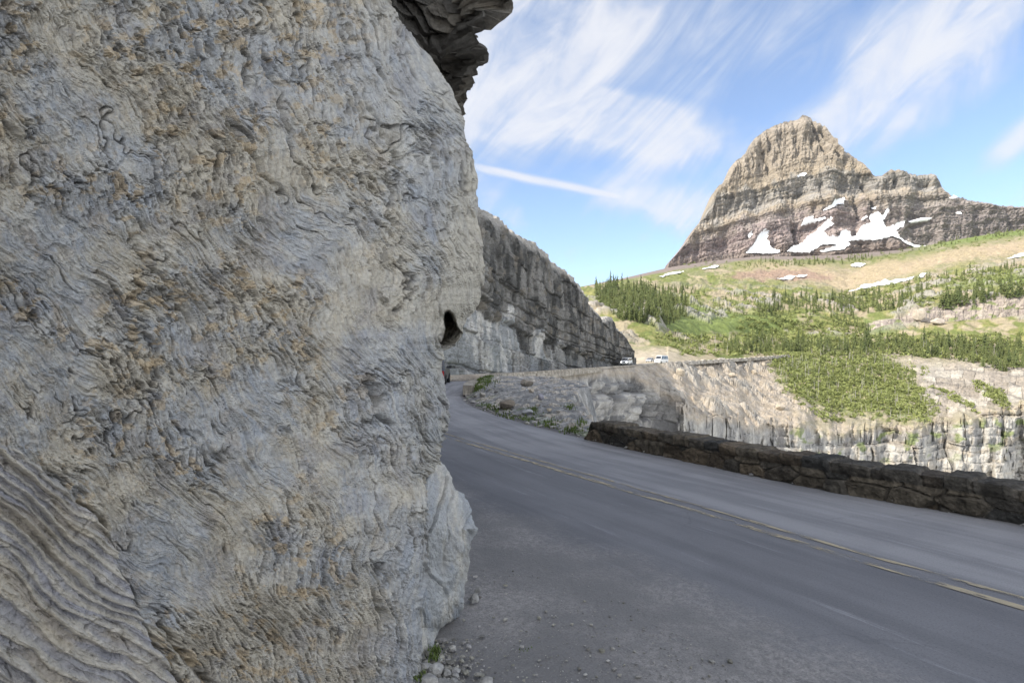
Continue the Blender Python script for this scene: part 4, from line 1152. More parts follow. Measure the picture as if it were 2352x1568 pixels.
r = np.random.default_rng(3)
pts, sz = [], []
for _ in range(3400):                                       # shoulder
    u, v = r.uniform(1060, 2000), r.uniform(1400, 1720)
    p = gnd(u, v)
    t_ = p[0] * .875 + p[1] * .485
    if t_ < 2.75 and r.random() < 1.15 - .3 * t_:
        pts.append(p + [0, 0, .004]); sz.append(min(.024, .0032 * (1 + r.pareto(2.1))))
for _ in range(420):                                        # around the slab foot
    u = r.normal(1110, 45); v = r.uniform(1590, 1712)
    if u > 1046:
        pts.append(gnd(u, v) + [0, 0, .006]); sz.append(min(.03, .005 * (1 + r.pareto(1.7))))
for _ in range(380):                                        # at the wall foot
    s_ = r.uniform(2, 12.9)
    i = int(np.abs(rp[:, 1] - s_).argmin())
    q = rp[i] + nrmL[i] * abs(r.normal(.05, .12))
    pts.append(q + [0, 0, .012]); sz.append(min(.04, .008 * (1 + r.pareto(2.0))))
for _ in range(1300):                                       # edge of the scree bank
    i = r.integers(0, len(rs)); 
    if rs[i, 1] < 13.2 or rs[i, 1] > 27: continue
    k = int(np.clip(abs(r.normal(0, 22)), 1, 120))
    pts.append(BP[i, k] + [0, 0, .01]); sz.append(min(.12, .022 * (1 + r.pareto(2.0))))
scatter('gravel', pts, sz, (.33, .32, .31), 4)

# ================================================================ GRASS TUFTS
def leaf_mat(name, c1_, c2_, nscale=.9):
    m, nt, b = new_mat(name)
    L = nt.links.new
    at = N(nt, 'ShaderNodeTexNoise', Scale=nscale, Detail=6.0)
    tc = N(nt, 'ShaderNodeTexCoord'); L(tc.outputs['Object'], at.inputs['Vector'])
    oi = N(nt, 'ShaderNodeObjectInfo')
    ad = N(nt, 'ShaderNodeMath', operation='MULTIPLY_ADD')
    L(oi.outputs['Random'], ad.inputs[0]); ad.inputs[1].default_value = .5; 
    sb = N(nt, 'ShaderNodeMath', operation='SUBTRACT'); L(at.outputs[0], sb.inputs[0]); sb.inputs[1].default_value = .25
    L(sb.outputs[0], ad.inputs[2])
    mx = N(nt, 'ShaderNodeMix', data_type='RGBA')
    mx.inputs[6].default_value = (*c1_, 1); mx.inputs[7].default_value = (*c2_, 1)
    L(ad.outputs[0], mx.inputs[0]); L(mx.outputs[2], b.inputs['Base Color'])
    b.inputs['Roughness'].default_value = .75
    b.inputs['Specular IOR Level'].default_value = .2
    return m


M_GRASS = leaf_mat('grass_blade', (.055, .085, .02), (.12, .16, .045))
M_NEEDLE = leaf_mat('conifer_needles', (.04, .06, .02), (.12, .14, .048))
M_SHRUB = leaf_mat('shrub_leaves', (.055, .085, .02), (.26, .285, .105), .16)
M_DEAD = plain('dead_wood', (.38, .36, .33), .9, .2, 4)
M_BARK = plain('conifer_bark', (.13, .10, .075), .9, .3, 6)
V, Fq = [], []
for (u0, v0, su, sv2, n, hh) in [(1207, 952, 16, 6, 420, .20), (1192, 968, 9, 5, 260, .18), (1225, 942, 8, 3, 120, .16), (1222, 1016, 12, 5, 90, .09), (1268, 1042, 14, 6, 60, .09), (1310, 1046, 20, 5, 70, .09),
                                 (1375, 1062, 14, 6, 200, .11), (1435, 1076, 13, 5, 170, .11), (1333, 1028, 5, 3, 50, .12), (1424, 1020, 5, 3, 60, .12), (1456, 1056, 6, 5, 80, .14), (1248, 1024, 14, 4, 70, .09)]:
    for _ in range(n):
        p = bank_at(r.normal(u0, su), r.normal(v0, sv2))
        p = p + np.array([r.normal(0, .05), r.normal(0, .12), -.01])
        for _k in range(2):
            a_ = r.uniform(0, 6.28); h_ = hh * r.uniform(.5, 1.2); w_ = .012 + .014 * r.random()
            dx, dy = math.cos(a_), math.sin(a_)
            ln = r.uniform(.1, .6) * h_
            i0 = len(V)
            V += [p + [-dy * w_, dx * w_, 0], p + [dy * w_, -dx * w_, 0], p + [dx * ln, dy * ln, h_]]
            Fq.append([i0, i0 + 1, i0 + 2])
for (u0, v0, n, hh) in [(1091, 1634, 70, .05), (1083, 1648, 40, .04), (1052, 1700, 50, .05), (1312, 1628, 14, .02)]:
    for _ in range(n):
        p = gnd(r.normal(u0, 7), r.normal(v0, 5)) + [0, 0, .03]
        a_ = r.uniform(0, 6.28); h_ = hh * r.uniform(.4, 1); dx, dy = math.cos(a_), math.sin(a_)
        i0 = len(V)
        V += [p + [-dy * .005, dx * .005, 0], p + [dy * .005, -dx * .005, 0], p + [dx * h_ * .6, dy * h_ * .6, h_ * .8]]
        Fq.append([i0, i0 + 1, i0 + 2])
o = link('grass', raw_mesh('grass', np.array(V), np.array(Fq), M_GRASS)); o['kind'] = 'stuff'


# ================================================================ TREES
def conifer(seed, slim=.2, bare=.1, layers=11):
    q = np.random.default_rng(seed)
    V, T_, M = [], [], []

    def add(vs, fs, m_):
        i0 = len(V); V.extend(vs); T_.extend([[a_ + i0 for a_ in f] for f in fs]); M.extend([m_] * len(fs))
    k = 5
    vs = [[.022 * math.cos(6.283 * j / k), .022 * math.sin(6.283 * j / k), -.06] for j in range(k)] + [[0, 0, .9]]
    add(vs, [[j, (j + 1) % k, k] for j in range(k)], 1)
    for i in range(layers):
        f = i / (layers - 1)
        z = bare + (1 - bare) * f * .94
        rad = slim * (1 - f) ** .8 * q.uniform(.75, 1.2) + .012
        n = 10 if f < .6 else 7
        cx, cy = q.normal(0, .012, 2)
        rot = q.uniform(0, 6.28)
        vs = [[cx, cy, z + .11 * (1.1 - f * .4)]]
        for j in range(n):
            a_ = rot + 6.283 * j / n
            rr = rad * (q.uniform(.75, 1.25) if j % 2 == 0 else q.uniform(.25, .5))
            vs.append([cx + rr * math.cos(a_), cy + rr * math.sin(a_), z - (.05 if j % 2 == 0 else -.01) * q.uniform(.3, 1.4)])
        fs = [[0, 1 + j, 1 + (j + 1) % n] for j in range(n) if q.random() > .1]
        add(vs, fs, 0)
    return np.array(V, float), np.array(T_), np.array(M)


def snag(seed):
    q = np.random.default_rng(seed)
    V, T_ = [], []

    def spike(a_, b_, r_):
        i0 = len(V)
        for j in range(4):
            V.append([a_[0] + r_ * math.cos(1.57 * j), a_[1] + r_ * math.sin(1.57 * j), a_[2]])
        V.append(b_)
        T_.extend([[i0 + j, i0 + (j + 1) % 4, i0 + 4] for j in range(4)])
    spike([0, 0, -.05], [q.normal(0, .05), q.normal(0, .05), 1], .035)
    for _ in range(9):
        z = q.uniform(.3, .9); a_ = q.uniform(0, 6.28); l = .2 * (1.1 - z)
        spike([0, 0, z], [l * math.cos(a_), l * math.sin(a_), z + q.uniform(-.05, .1)], .014)
    return np.array(V, float), np.array(T_), np.zeros(len(T_), int)


VAR = [conifer(1, .15, .06, 12), conifer(2, .18, .08, 11), conifer(3, .13, .12, 12), conifer(4, .22, .04, 10), conifer(5, .17, .2, 10), conifer(6, .26, .03, 8)]
TM = [raw_mesh('conifer_tree', a_, b_, [M_NEEDLE, M_BARK], midx=c_) for a_, b_, c_ in VAR]
SV_ = [snag(20 + i) for i in range(3)]
SM = [raw_mesh('dead_tree', a_, b_, [M_DEAD]) for a_, b_, _ in SV_]
bulk, shrub_pts, n_tree = [], [], 0
stands = [
    # polygon of tree feet, how many as objects, how many in all, height in photo pixels, label, group
    ([(1478, 738), (1500, 726), (1560, 728), (1640, 738), (1680, 756), (1712, 776), (1722, 790), (1690, 806), (1650, 822), (1600, 815), (1560, 808), (1520, 790)], 120, 430, (24, 46), 'slim dark conifer in the dense stand beside the end of the dark cliff', 'dense conifer stand beside the cliff'),
    ([(1800, 868), (1880, 860), (1960, 858), (2060, 862), (2120, 866), (2120, 885), (2010, 884), (1900, 884), (1810, 888)], 45, 170, (20, 38), 'conifer in the belt on the bench above the scree', 'conifer belt on the bench above the scree'),
    ([(2120, 862), (2250, 858), (2400, 862), (2560, 870), (2600, 930), (2480, 928), (2380, 905), (2260, 890), (2120, 884)], 55, 230, (22, 46), 'conifer in the long belt above the pale sunlit cliffs', 'long conifer belt above the pale cliffs'),
    ([(1950, 752), (2010, 742), (2080, 756), (2120, 772), (2150, 815), (2110, 815), (2060, 790), (1980, 788), (1890, 800), (1880, 786)], 30, 150, (14, 32), 'conifer in the clump on the green slope under the longest snow strip', 'conifer clump under the longest snow strip'),
    ([(2070, 748), (2200, 742), (2290, 738), (2320, 730), (2310, 762), (2240, 780), (2120, 790), (2080, 770)], 20, 110, (14, 34), 'conifer in the open clump left of the small rock band', 'open clump beside the rock band'),
    ([(2345, 755), (2420, 740), (2500, 722), (2600, 712), (2600, 735), (2500, 750), (2420, 765), (2350, 775)], 30, 80, (24, 46), 'conifer standing along the top of the rock band', 'conifers along the top of the rock band'),
]
more = [
    ([(1900, 655), (2010, 650), (2100, 648), (2180, 640), (2200, 650), (2060, 664), (1960, 668)], 120, (8, 17)),
    ([(1830, 662), (1960, 655), (1990, 665), (1840, 674)], 60, (6, 10)),
    ([(2180, 640), (2330, 610), (2450, 588), (2560, 572), (2600, 568), (2600, 578), (2450, 600), (2300, 630)], 110, (7, 15)),
    ([(2250, 710), (2400, 684), (2600, 655), (2600, 675), (2420, 705), (2280, 728)], 120, (12, 24)),
    ([(2420, 720), (2600, 690), (2600, 710), (2450, 735)], 60, (14, 28)),
    ([(1640, 725), (1720, 722), (1765, 738), (1740, 744), (1660, 736)], 70, (12, 22)),
    ([(1800, 748), (1890, 742), (1900, 752), (1820, 756)], 35, (8, 15)),
    ([(1720, 770), (1830, 764), (1880, 775), (1820, 786), (1730, 784)], 40, (8, 16)),
    ([(2100, 800), (2170, 810), (2190, 845), (2130, 850)], 30, (14, 26)),
    ([(1640, 850), (1800, 850), (1960, 845), (1960, 872), (1800, 880), (1700, 880)], 60, (10, 22)),
]


def pick(poly, u_, n):
    out = []
    p = np.array(poly)
    while len(out) < n:
        a_, b_ = u_.uniform(p[:, 0].min(), p[:, 0].max()), u_.uniform(p[:, 1].min(), p[:, 1].max())
        if in_poly(np.array(a_), np.array(b_), poly):
            out.append((a_, b_))
    return sorted(out, key=lambda t: t[1])


def stand_xf(p, h, q):
    return p + np.array([0, 0, -.03 * h]), q.uniform(0, 6.28), h


q = np.random.default_rng(77)
for poly, n_obj, n_all, (ha, hb), label, group in stands:
    spots = [(s_, q.uniform(ha, hb) * (.75 + .5 * q.random())) for s_ in pick(poly, q, n_all)]
    big = set(np.argsort([-h for _, h in spots])[:n_obj])
    for i, ((u, v), hp) in enumerate(spots):
        p = hill_at(u, v)
        h = hp * p[1] / F
        kv = int(q.integers(0, 6))
        if i in big:
            o = link('conifer_tree', TM[kv])
            o.location = p + np.array([0, 0, -.03 * h]); o.rotation_euler = (0, 0, q.uniform(0, 6.28))
            wd = h * q.uniform(.85, 1.25); o.scale = (wd, wd, h)
            tag(o, label, 'tree', group); n_tree += 1
        else:
            bulk.append((kv, p, h, q.uniform(0, 6.28)))
for poly, n_all, (ha, hb) in more:
    for (u, v) in pick(poly, q, int(n_all * .6)):
        p = hill_at(u, v)
        bulk.append((int(q.integers(0, 6)), p, q.uniform(ha, hb) * p[1] / F, q.uniform(0, 6.28)))
# small trees and snags mixed into the scrub of the middle slope
mid = pick(shr_poly, q, 520)
for (u, v) in mid[:260]:
    p = hill_at(u, v)
    bulk.append((int(q.choice([3, 5, 4])), p, q.uniform(9, 20) * p[1] / F, q.uniform(0, 6.28)))
V, Fq, M = [], [], []
n0 = 0
for kv, p, h, a_ in bulk:
    v_, f_, m_ = VAR[kv]
    ca, sa_ = math.cos(a_), math.sin(a_)
    w_ = v_ * h
    V.append(np.stack([w_[:, 0] * ca - w_[:, 1] * sa_, w_[:, 0] * sa_ + w_[:, 1] * ca, w_[:, 2] - .03 * h], 1) + p)
    Fq.append(f_ + n0); M.append(m_); n0 += len(v_)
o = link('forest', raw_mesh('forest', np.concatenate(V), np.concatenate(Fq), [M_NEEDLE, M_BARK], midx=np.concatenate(M))); o['kind'] = 'stuff'
dead_sp = [(s_, 'bleached dead trunk standing among the green scrub of the middle slope', 'dead trunks in the scrub of the middle slope') for s_ in pick(shr_poly, q, 190)] + \
          [(s_, 'bare grey dead trunk in the conifer belts above the road', 'dead trunks in the conifer belts') for s_ in pick([(1640, 845), (1800, 855), (1960, 860), (2200, 860), (2500, 868), (2500, 900), (2250, 892), (2000, 880), (1750, 886)], q, 100)]
for (u, v), lab, grp in dead_sp:
    p = hill_at(u, v)
    h = q.uniform(12, 27) * p[1] / F
    o = link('dead_tree', SM[int(q.integers(0, 3))])
    o.location = p; o.rotation_euler = (q.normal(0, .08), q.normal(0, .08), q.uniform(0, 6.28)); o.scale = (h * .8, h * .8, h)
    tag(o, lab, 'dead tree', grp)
# low scrub: leaf clusters
sp = [(s_, q.uniform(3.5, 10)) for s_ in pick(shr_poly, q, 4200) if noise(s_[0] / 14, s_[1] / 8, 0., 881) + .4 * noise(s_[0] / 40, s_[1] / 20, 0., 882) > -.02][:2000]
sp = [((u + q.normal(0, 7) * (4 if q.random() < .2 else 1), v + q.normal(0, 4) * (3 if q.random() < .2 else 1)), h) for (u, v), h in sp]
for poly, n, (ha, hb) in [
    ([(1640, 840), (1800, 845), (1960, 838), (2120, 845), (2560, 840), (2560, 925), (2380, 900), (2120, 886), (1800, 892), (1700, 890)], 620, (5, 12)),
    ([(1860, 800), (2000, 780), (2160, 800), (2180, 850), (1960, 845), (1830, 840)], 260, (4, 10)),
    ([(1700, 745), (1960, 735), (2060, 750), (1900, 800), (1720, 800)], 170, (3, 8)),
    ([(2080, 740), (2330, 700), (2600, 660), (2600, 730), (2330, 765), (2100, 790)], 380, (4, 10)),
    ([(2150, 930), (2300, 985), (2350, 1040), (2300, 1064), (2120, 1050), (2050, 1030)], 160, (5, 11)),
    ([(2430, 960), (2500, 985), (2520, 1030), (2470, 1010)], 60, (6, 13)),
    ([(2330, 960), (2420, 1010), (2460, 1050), (2380, 1010)], 50, (4, 9)),
    ([(1990, 1010), (2060, 1040), (2120, 1060), (2060, 1062)], 50, (4, 9)),
    ([(1640, 660), (1900, 650), (2180, 635), (2550, 570), (2560, 600), (2200, 655), (1900, 680)], 200, (2, 5)),
    ([(1560, 830), (1640, 845), (1760, 880), (1660, 870)], 50, (3, 7))]:
    sp += [(s_, q.uniform(ha, hb)) for s_ in pick(poly, q, n)]
V, Fq = [], []
n0 = 0
for (u, v), hp in sp:
    p = hill_at(u, v)
    h = hp * p[1] / F
    n = 26
    d_ = q.normal(size=(n, 3)); d_ /= np.linalg.norm(d_, axis=1, keepdims=True)
    c_ = d_ * q.uniform(.35, 1, (n, 1)) ** .5 * np.array([h * .95, h * .95, h * .6]) + np.array([0, 0, h * .35])
    t1_, t2_ = q.normal(size=(n, 3)), q.normal(size=(n, 3))
    s_ = h * .23
    V.append((np.stack([c_ + t1_ * s_, c_ + t2_ * s_, c_ - (t1_ + t2_) * s_ * .7], 1).reshape(-1, 3)) + p)
    Fq.append(np.arange(n * 3).reshape(n, 3) + n0); n0 += n * 3
o = link('shrubs', raw_mesh('shrubs', np.concatenate(V), np.concatenate(Fq), [M_SHRUB])); o['kind'] = 'stuff'
# boulders strewn over the sunlit scree
for i, (u, v, w_, h_, lab) in enumerate([
    (1700, 950, 24, 22, 'sunlit tan boulder casting a shadow below the middle of the parapet'), (1758, 918, 22, 16, 'tan boulder close under the parapet'), 
    (1886, 938, 18, 14, 'pale boulder near the scrub edge'), (1905, 918, 16, 10, 'small pale boulder just under the end of the parapet'), (1950, 1030, 26, 18, 'grey boulder at the top of the pale lower cliff'), (1830, 960, 18, 10, 'flat brown boulder amid the scree')]):
    p = hill_at(u, v)
    k = p[1] / F
    put_rock('scree_boulder', p, w_ * k * .5, w_ * k * .45, h_ * k * .55, 950 + i, (.40, .35, .28), lab, 'boulder', 'boulders strewn on the sunlit scree', rz=i * 1.7, sink=.25)
p = hill_at(2287, 800)
put_rock('rock_block', p + np.array([0, -3, 0]), 3.6, 3.2, 5.2, 980, (.42, .37, .31), 'big square buttress block at the end of the small rock band', 'rock', sink=.2)
p = hill_at(2345, 815)
put_rock('rock_block', p, 5.0, 4, 2.6, 981, (.42, .37, .32), 'rounded boulder in the grass under the rock band', 'rock', sink=.3)
# ================================================================ VEHICLES
def solid(name, prof, wy, mat, parent, bev=.05):
    """Side outline (x, z) closed across the width; wy(z) gives the half width."""
    n = len(prof)
    V = [(x_, -wy(z_), z_) for x_, z_ in prof] + [(x_, wy(z_), z_) for x_, z_ in prof]
    fs = [tuple(range(n)), tuple(range(2 * n - 1, n - 1, -1))] + [(i, i + n, (i + 1) % n + n, (i + 1) % n) for i in range(n)]
    me = bpy.data.meshes.new(name)
    me.from_pydata(V, [], fs)
    me.materials.append(mat)
    o = link(name, me, parent)
    if bev:
        b = o.modifiers.new('bevel', 'BEVEL'); b.width = bev; b.segments = 2; b.limit_method = 'ANGLE'
    return o


def panel(name, quads, mat, parent, th=.012):
    V, fs = [], []
    for qd in quads:
        i0 = len(V); V += qd; fs.append((i0, i0 + 1, i0 + 2, i0 + 3))
    me = bpy.data.meshes.new(name); me.from_pydata(V, [], fs); me.materials.append(mat)
    o = link(name, me, parent)
    s = o.modifiers.new('thickness', 'SOLIDIFY'); s.thickness = th; s.offset = 0
    return o


def wheel(x_, y_, rad, wd, root):
    def ring(rs_, name, mat, par, cap):
        V, fs = [], []
        n = 20
        for (rr, yy) in rs_:
            V += [(x_ + rr * math.cos(6.2832 * j / n), y_ + yy, rad + rr * math.sin(6.2832 * j / n)) for j in range(n)]
        for k in range(len(rs_) - 1):
            fs += [(k * n + j, k * n + (j + 1) % n, (k + 1) * n + (j + 1) % n, (k + 1) * n + j) for j in range(n)]
        if cap: fs += [tuple(range(n)), tuple(range(len(V) - n, len(V)))]
        me = bpy.data.meshes.new(name); me.from_pydata(V, [], fs); me.materials.append(mat)
        return link(name, me, par)
    tyre = ring([(rad * .62, -wd / 2), (rad * .93, -wd / 2), (rad, -wd / 2 + .03), (rad, wd / 2 - .03), (rad * .93, wd / 2), (rad * .62, wd / 2)], 'tyre', M_TYRE, root, False)
    ring([(rad * .62, -wd / 2 + .02), (rad * .62, wd / 2 - .02)], 'rim', M_RIM, tyre, True)


M_TYRE = plain('tyre_rubber', (.02, .02, .02), .9, .2)
M_RIM = plain('alloy_rim', (.45, .45, .46), .35, .1, metal=.8)
M_GLASS = plain('tinted_glass', (.03, .035, .045), .08, .2, spec=.8)
M_WHITE = plain('white_car_paint', (.78, .79, .80), .3, .03, spec=.6)
M_SILV = plain('silver_car_paint', (.42, .44, .48), .3, .05, spec=.6)
M_DARKC = plain('dark_car_paint', (.03, .034, .045), .3, .1, spec=.6)
M_GRILL = plain('black_plastic', (.025, .025, .028), .6, .2)
M_LAMP = plain('headlamp_lens', (.85, .86, .88), .15, .03, spec=.8)
M_LAMP2, nt, b = new_mat('lit_headlamp')
b.inputs['Base Color'].default_value = (.9, .9, .88, 1)
b.inputs['Emission Color'].default_value = (1, .98, .9, 1); b.inputs['Emission Strength'].default_value = 2.5
M_TAIL = plain('tail_lamp', (.35, .02, .02), .3, .1)


def vehicle(name, loc, heading, Lg, W, H, paint, hood, label, cat, group, cabin, wins, lamp, rad=.36, roof_rails=False):
    """x forward; cabin = (screen foot, screen head, tail head, tail foot) along x; hood = bonnet height."""
    root = empty(name, loc, heading)
    tag(root, label, cat, group)
    h = Lg / 2
    sf, sh_, th_, tf = cabin
    wl = hood + .02
    hw = lambda z_: W / 2 * (1 if z_ < wl + .01 else 1 - .14 * (z_ - wl) / (H - wl)) * (1 if z_ > .45 else .96)
    prof = [(-h, .42), (-h + .02, wl - .05), (tf, wl), (th_, H - .06), (th_ + .12, H), (sh_ - .15, H), (sh_, H - .05), (sf, wl + .03), (h - .18, hood - .12), (h - .02, hood - .3), (h, .45), (h - .08, .28), (-h + .06, .28)]
    solid('body', prof, hw, paint, root, .05)
    zt, zb_ = H - .17, wl + .07
    for s in (-1, 1):
        for (a_, b_) in wins:
            tb, tt_ = hw(zb_) + .008, hw(zt) + .008
            lean_ = lambda x_, z_: min(x_, sf + (sh_ - sf) * (z_ - wl) / (H - wl) - .10)
            panel('window', [[(a_, s * tb, zb_), (lean_(b_, zb_), s * tb, zb_), (lean_(b_, zt), s * tt_, zt), (a_, s * tt_, zt)]], M_GLASS, root)
    k0, k1_ = .10, .90
    scr_ = []
    for k in (k0, k1_):
        xx = sf + (sh_ - sf) * k; z_ = wl + .03 + (H - .05 - wl - .03) * k
        scr_.append((xx + .03, z_ + .012))
    (xa, za), (xb, zb2) = scr_
    panel('windscreen', [[(xa, -hw(za) + .10, za), (xa, hw(za) - .10, za), (xb, hw(zb2) - .10, zb2), (xb, -hw(zb2) + .10, zb2)]], M_GLASS, root)
    xr0, xr1 = tf - .02 + (th_ - tf) * .12, tf - .02 + (th_ - tf) * .85
    za, zb2 = wl + (H - wl) * .12, wl + (H - wl) * .85
    panel('rear_window', [[(xr0, -hw(za) + .12, za), (xr0, hw(za) - .12, za), (xr1, hw(zb2) - .12, zb2), (xr1, -hw(zb2) + .12, zb2)]], M_GLASS, root)
    zg = hood - .33
    panel('grille', [[(h + .012, -W * .27, zg - .14), (h + .012, W * .27, zg - .14), (h - .004, W * .27, zg + .05), (h - .004, -W * .27, zg + .05)]], M_GRILL, root, .03)
    for s in (-1, 1):
        y0, y1 = s * W * .30, s * W * .46
        panel('headlight', [[(h + .015, y0, zg - .08), (h + .015, y1, zg - .08), (h, y1, zg + .07), (h, y0, zg + .07)]], lamp, root, .03)
        panel('tail_light', [[(-h - .012, s * W * .40, wl - .5), (-h - .012, s * W * .48, wl - .5), (-h - .006, s * W * .48, wl - .1), (-h - .006, s * W * .40, wl - .1)]], M_TAIL, root, .02)
        solid('door_mirror', [(sf - .05, wl + .02), (sf + .07, wl + .02), (sf + .07, wl + .22), (sf - .05, wl + .22)], lambda z_: .10, M_GRILL, root, .02).location = (0, s * (W / 2 + .08), 0)
    solid('front_bumper', [(h - .1, .30), (h + .07, .33), (h + .07, .52), (h - .1, .54)], lambda z_: W / 2 - .02, M_GRILL if paint is M_DARKC else paint, root, .04)
    for x_ in (h * .60, -h * .60):
        for s in (-1, 1):
            wheel(x_, s * (W / 2 - .10), rad, .25, root)
    return root


def road_heading(Y):
    i = int(np.abs(rp[:, 1] - Y).argmin())
    a_, b_ = rp[i - 2], rp[i + 2]
    return math.atan2(b_[1] - a_[1], b_[0] - a_[0])


def at_px(u, Y, z):
    return ((u - CU) / F * Y, Y, z)


pi = math.pi
vehicle('parked_van', at_px(1566, 171, -.18), road_heading(165) + pi - .06, 5.0, 2.0, 2.0, M_WHITE, 1.12, 'white van with lit headlamps driving out of the shade by the cliff end', 'van', 'vehicles on the far road',
        (1.55, .85, -2.3, -2.45), [(-2.2, -1.2), (-1.1, -.05), (.05, 1.4)], M_LAMP2)
vehicle('silver_car', at_px(1625, 212, .3), road_heading(200) + pi + .1, 4.5, 1.85, 1.5, M_SILV, .92, 'silver car following close ahead of the taller white bus', 'car', 'vehicles on the far road',
        (1.1, .35, -1.3, -1.9), [(-1.2, -.35), (-.25, .9)], M_LAMP, .33)
vehicle('parked_van', at_px(1653, 191, .0), road_heading(186) + pi - .12, 5.6, 2.1, 2.55, M_WHITE, 1.25, 'taller sunlit white bus with a long row of side windows, beside the parapet', 'bus', 'vehicles on the far road',
        (1.95, 1.35, -2.62, -2.72), [(-2.5, -1.6), (-1.5, -.6), (-.5, .4), (.5, 1.7)], M_LAMP)
vehicle('dark_car', at_px(1085, 40.5, .0), road_heading(38) + .05, 4.6, 1.85, 1.55, M_DARKC, .95, 'dark car almost hidden behind the outcrop where the road bends', 'car', 'vehicles on the far road',
        (1.1, .35, -1.75, -2.1), [(-1.6, -.35), (-.25, .9)], M_LAMP, .34)

HAZE = .000022
# ================================================================ LIGHT, SKY, CAMERA
SUN_EL, SUN_DIR = math.radians(37), (-.90, -.43)
sd_ = np.array([*SUN_DIR]) / np.hypot(*SUN_DIR)
S3 = np.array([sd_[0] * math.cos(SUN_EL), sd_[1] * math.cos(SUN_EL), math.sin(SUN_EL)])
from mathutils import Vector
sl_ = bpy.data.lights.new('sun', 'SUN')
sl_.energy = 2.25
sl_.angle = math.radians(.5)
sl_.color = (1.0, .91, .78)
so_ = link('sun', sl_)
so_.rotation_euler = Vector(-S3).to_track_quat('-Z', 'Y').to_euler()
so_.location = (-60, -30, 80)

W_ = bpy.data.worlds.new('World')
SC.world = W_
W_.use_nodes = True
nt = W_.node_tree
Lk = nt.links.new
bg = nt.nodes['Background']
sky = N(nt, 'ShaderNodeTexSky', sky_type='NISHITA')
sky.sun_disc = False
sky.sun_elevation = SUN_EL
sky.sun_rotation = math.atan2(sd_[0], sd_[1])
sky.altitude = 2000
sky.air_density = 1.0
sky.dust_density = .6
sky.ozone_density = 1.6
tc = N(nt, 'ShaderNodeTexCoord')
sep = N(nt, 'ShaderNodeSeparateXYZ'); Lk(tc.outputs['Generated'], sep.inputs[0])
dx_, dy_, dz_ = sep.outputs
az = math_('ARCTAN2', dx_, dy_)
el = math_('ARCSINE', dz_)
cmb = N(nt, 'ShaderNodeCombineXYZ'); Lk(az, cmb.inputs[0]); Lk(el, cmb.inputs[1])
# streaks lie parallel on a high flat cloud layer, so they fan out in the view
zc_ = math_('MAXIMUM', math_('ADD', dz_, .10), .04)
pl = N(nt, 'ShaderNodeCombineXYZ'); Lk(math_('DIVIDE', dx_, zc_), pl.inputs[0]); Lk(math_('DIVIDE', dy_, zc_), pl.inputs[1])


def cloud_noise(rot, scale, sc, det, seed, dist=0.):
    mp = N(nt, 'ShaderNodeMapping', vector_type='TEXTURE')
    mp.inputs['Rotation'].default_value = (0, 0, rot)
    mp.inputs['Scale'].default_value = (*scale, 1)
    mp.inputs['Location'].default_value = (seed, seed * .37, seed * .11)
    Lk(pl.outputs[0], mp.inputs[0])
    n = N(nt, 'ShaderNodeTexNoise', Scale=sc, Detail=det, Roughness=.58, Distortion=dist)
    Lk(mp.outputs[0], n.inputs['Vector'])
    return n.outputs[0]


streak2 = cloud_noise(math.radians(58), (2.2, .8), 2.2, 8., 8.4, 1.1)
mp = N(nt, 'ShaderNodeMapping', vector_type='TEXTURE')
mp.inputs['Rotation'].default_value = (0, 0, math.radians(40)); mp.inputs['Scale'].default_value = (.26, .075, 1); mp.inputs['Location'].default_value = (.31, .17, 0)
Lk(cmb.outputs[0], mp.inputs[0])
n_ = N(nt, 'ShaderNodeTexNoise', Scale=1.0, Detail=9., Roughness=.62, Distortion=1.6)
Lk(mp.outputs[0], n_.inputs['Vector'])
streak1 = n_.outputs[0]
puff = cloud_noise(math.radians(40), (1.3, 1.0), 1.7, 9., 5.2, .4)
tex = math_('ADD', math_('MULTIPLY', streak1, .55), math_('ADD', math_('MULTIPLY', streak2, .25), math_('MULTIPLY', puff, .20)))


def blob(u, v, ru, rv_, rot=0., amp=1.):
    du = (u - CU)
    a0 = math.atan2(du, F); e0 = math.atan2(HV - v, math.hypot(F, du))
    k = math.cos(a0)
    mp = N(nt, 'ShaderNodeMapping', vector_type='TEXTURE')
    mp.inputs['Location'].default_value = (a0, e0, 0)
    mp.inputs['Rotation'].default_value = (0, 0, math.radians(rot))
    mp.inputs['Scale'].default_value = (ru / F * k, rv_ / F * k, 1)
    Lk(cmb.outputs[0], mp.inputs[0])
    g = N(nt, 'ShaderNodeTexGradient', gradient_type='SPHERICAL')
    Lk(mp.outputs[0], g.inputs[0])
    return math_('MULTIPLY', g.outputs[1], amp)


cov = None
for bl in [(1330, 130, 480, 330, 0, 1.15), (1180, 60, 420, 300, 0, .8), (1240, 280, 330, 120, -5, .5), (1590, 330, 380, 90, -12, 1.0), (1500, 285, 260, 60, -5, .8), (1700, 380, 200, 60, 10, .6), (1830, 130, 480, 170, 38, .75), (2080, 330, 420, 110, 38, .75),
           (2260, 170, 560, 200, 36, 1.1), (2400, 110, 330, 120, 40, .7), (2150, 60, 330, 120, 10, .55), (1690, 530, 330, 120, -8, .95), (1560, 480, 240, 70, -14, .6), (1830, 420, 260, 90, 20, .5), (2300, 330, 330, 60, 32, .5),
           (2540, 345, 170, 36, 42, .95), (2560, 480, 170, 60, 30, .35), (1270, 545, 110, 50, -35, .55), (1425, 625, 110, 50, 35, .6), (1500, 700, 170, 60, 0, .7), (1620, 60, 420, 130, 25, .6),
           (800, 300, 700, 500, 20, .8), (3000, 200, 600, 300, 40, .7)]:
    b_ = blob(*bl)
    cov = b_ if cov is None else math_('ADD', cov, b_)
cov = math_('MINIMUM', cov, 1.15)
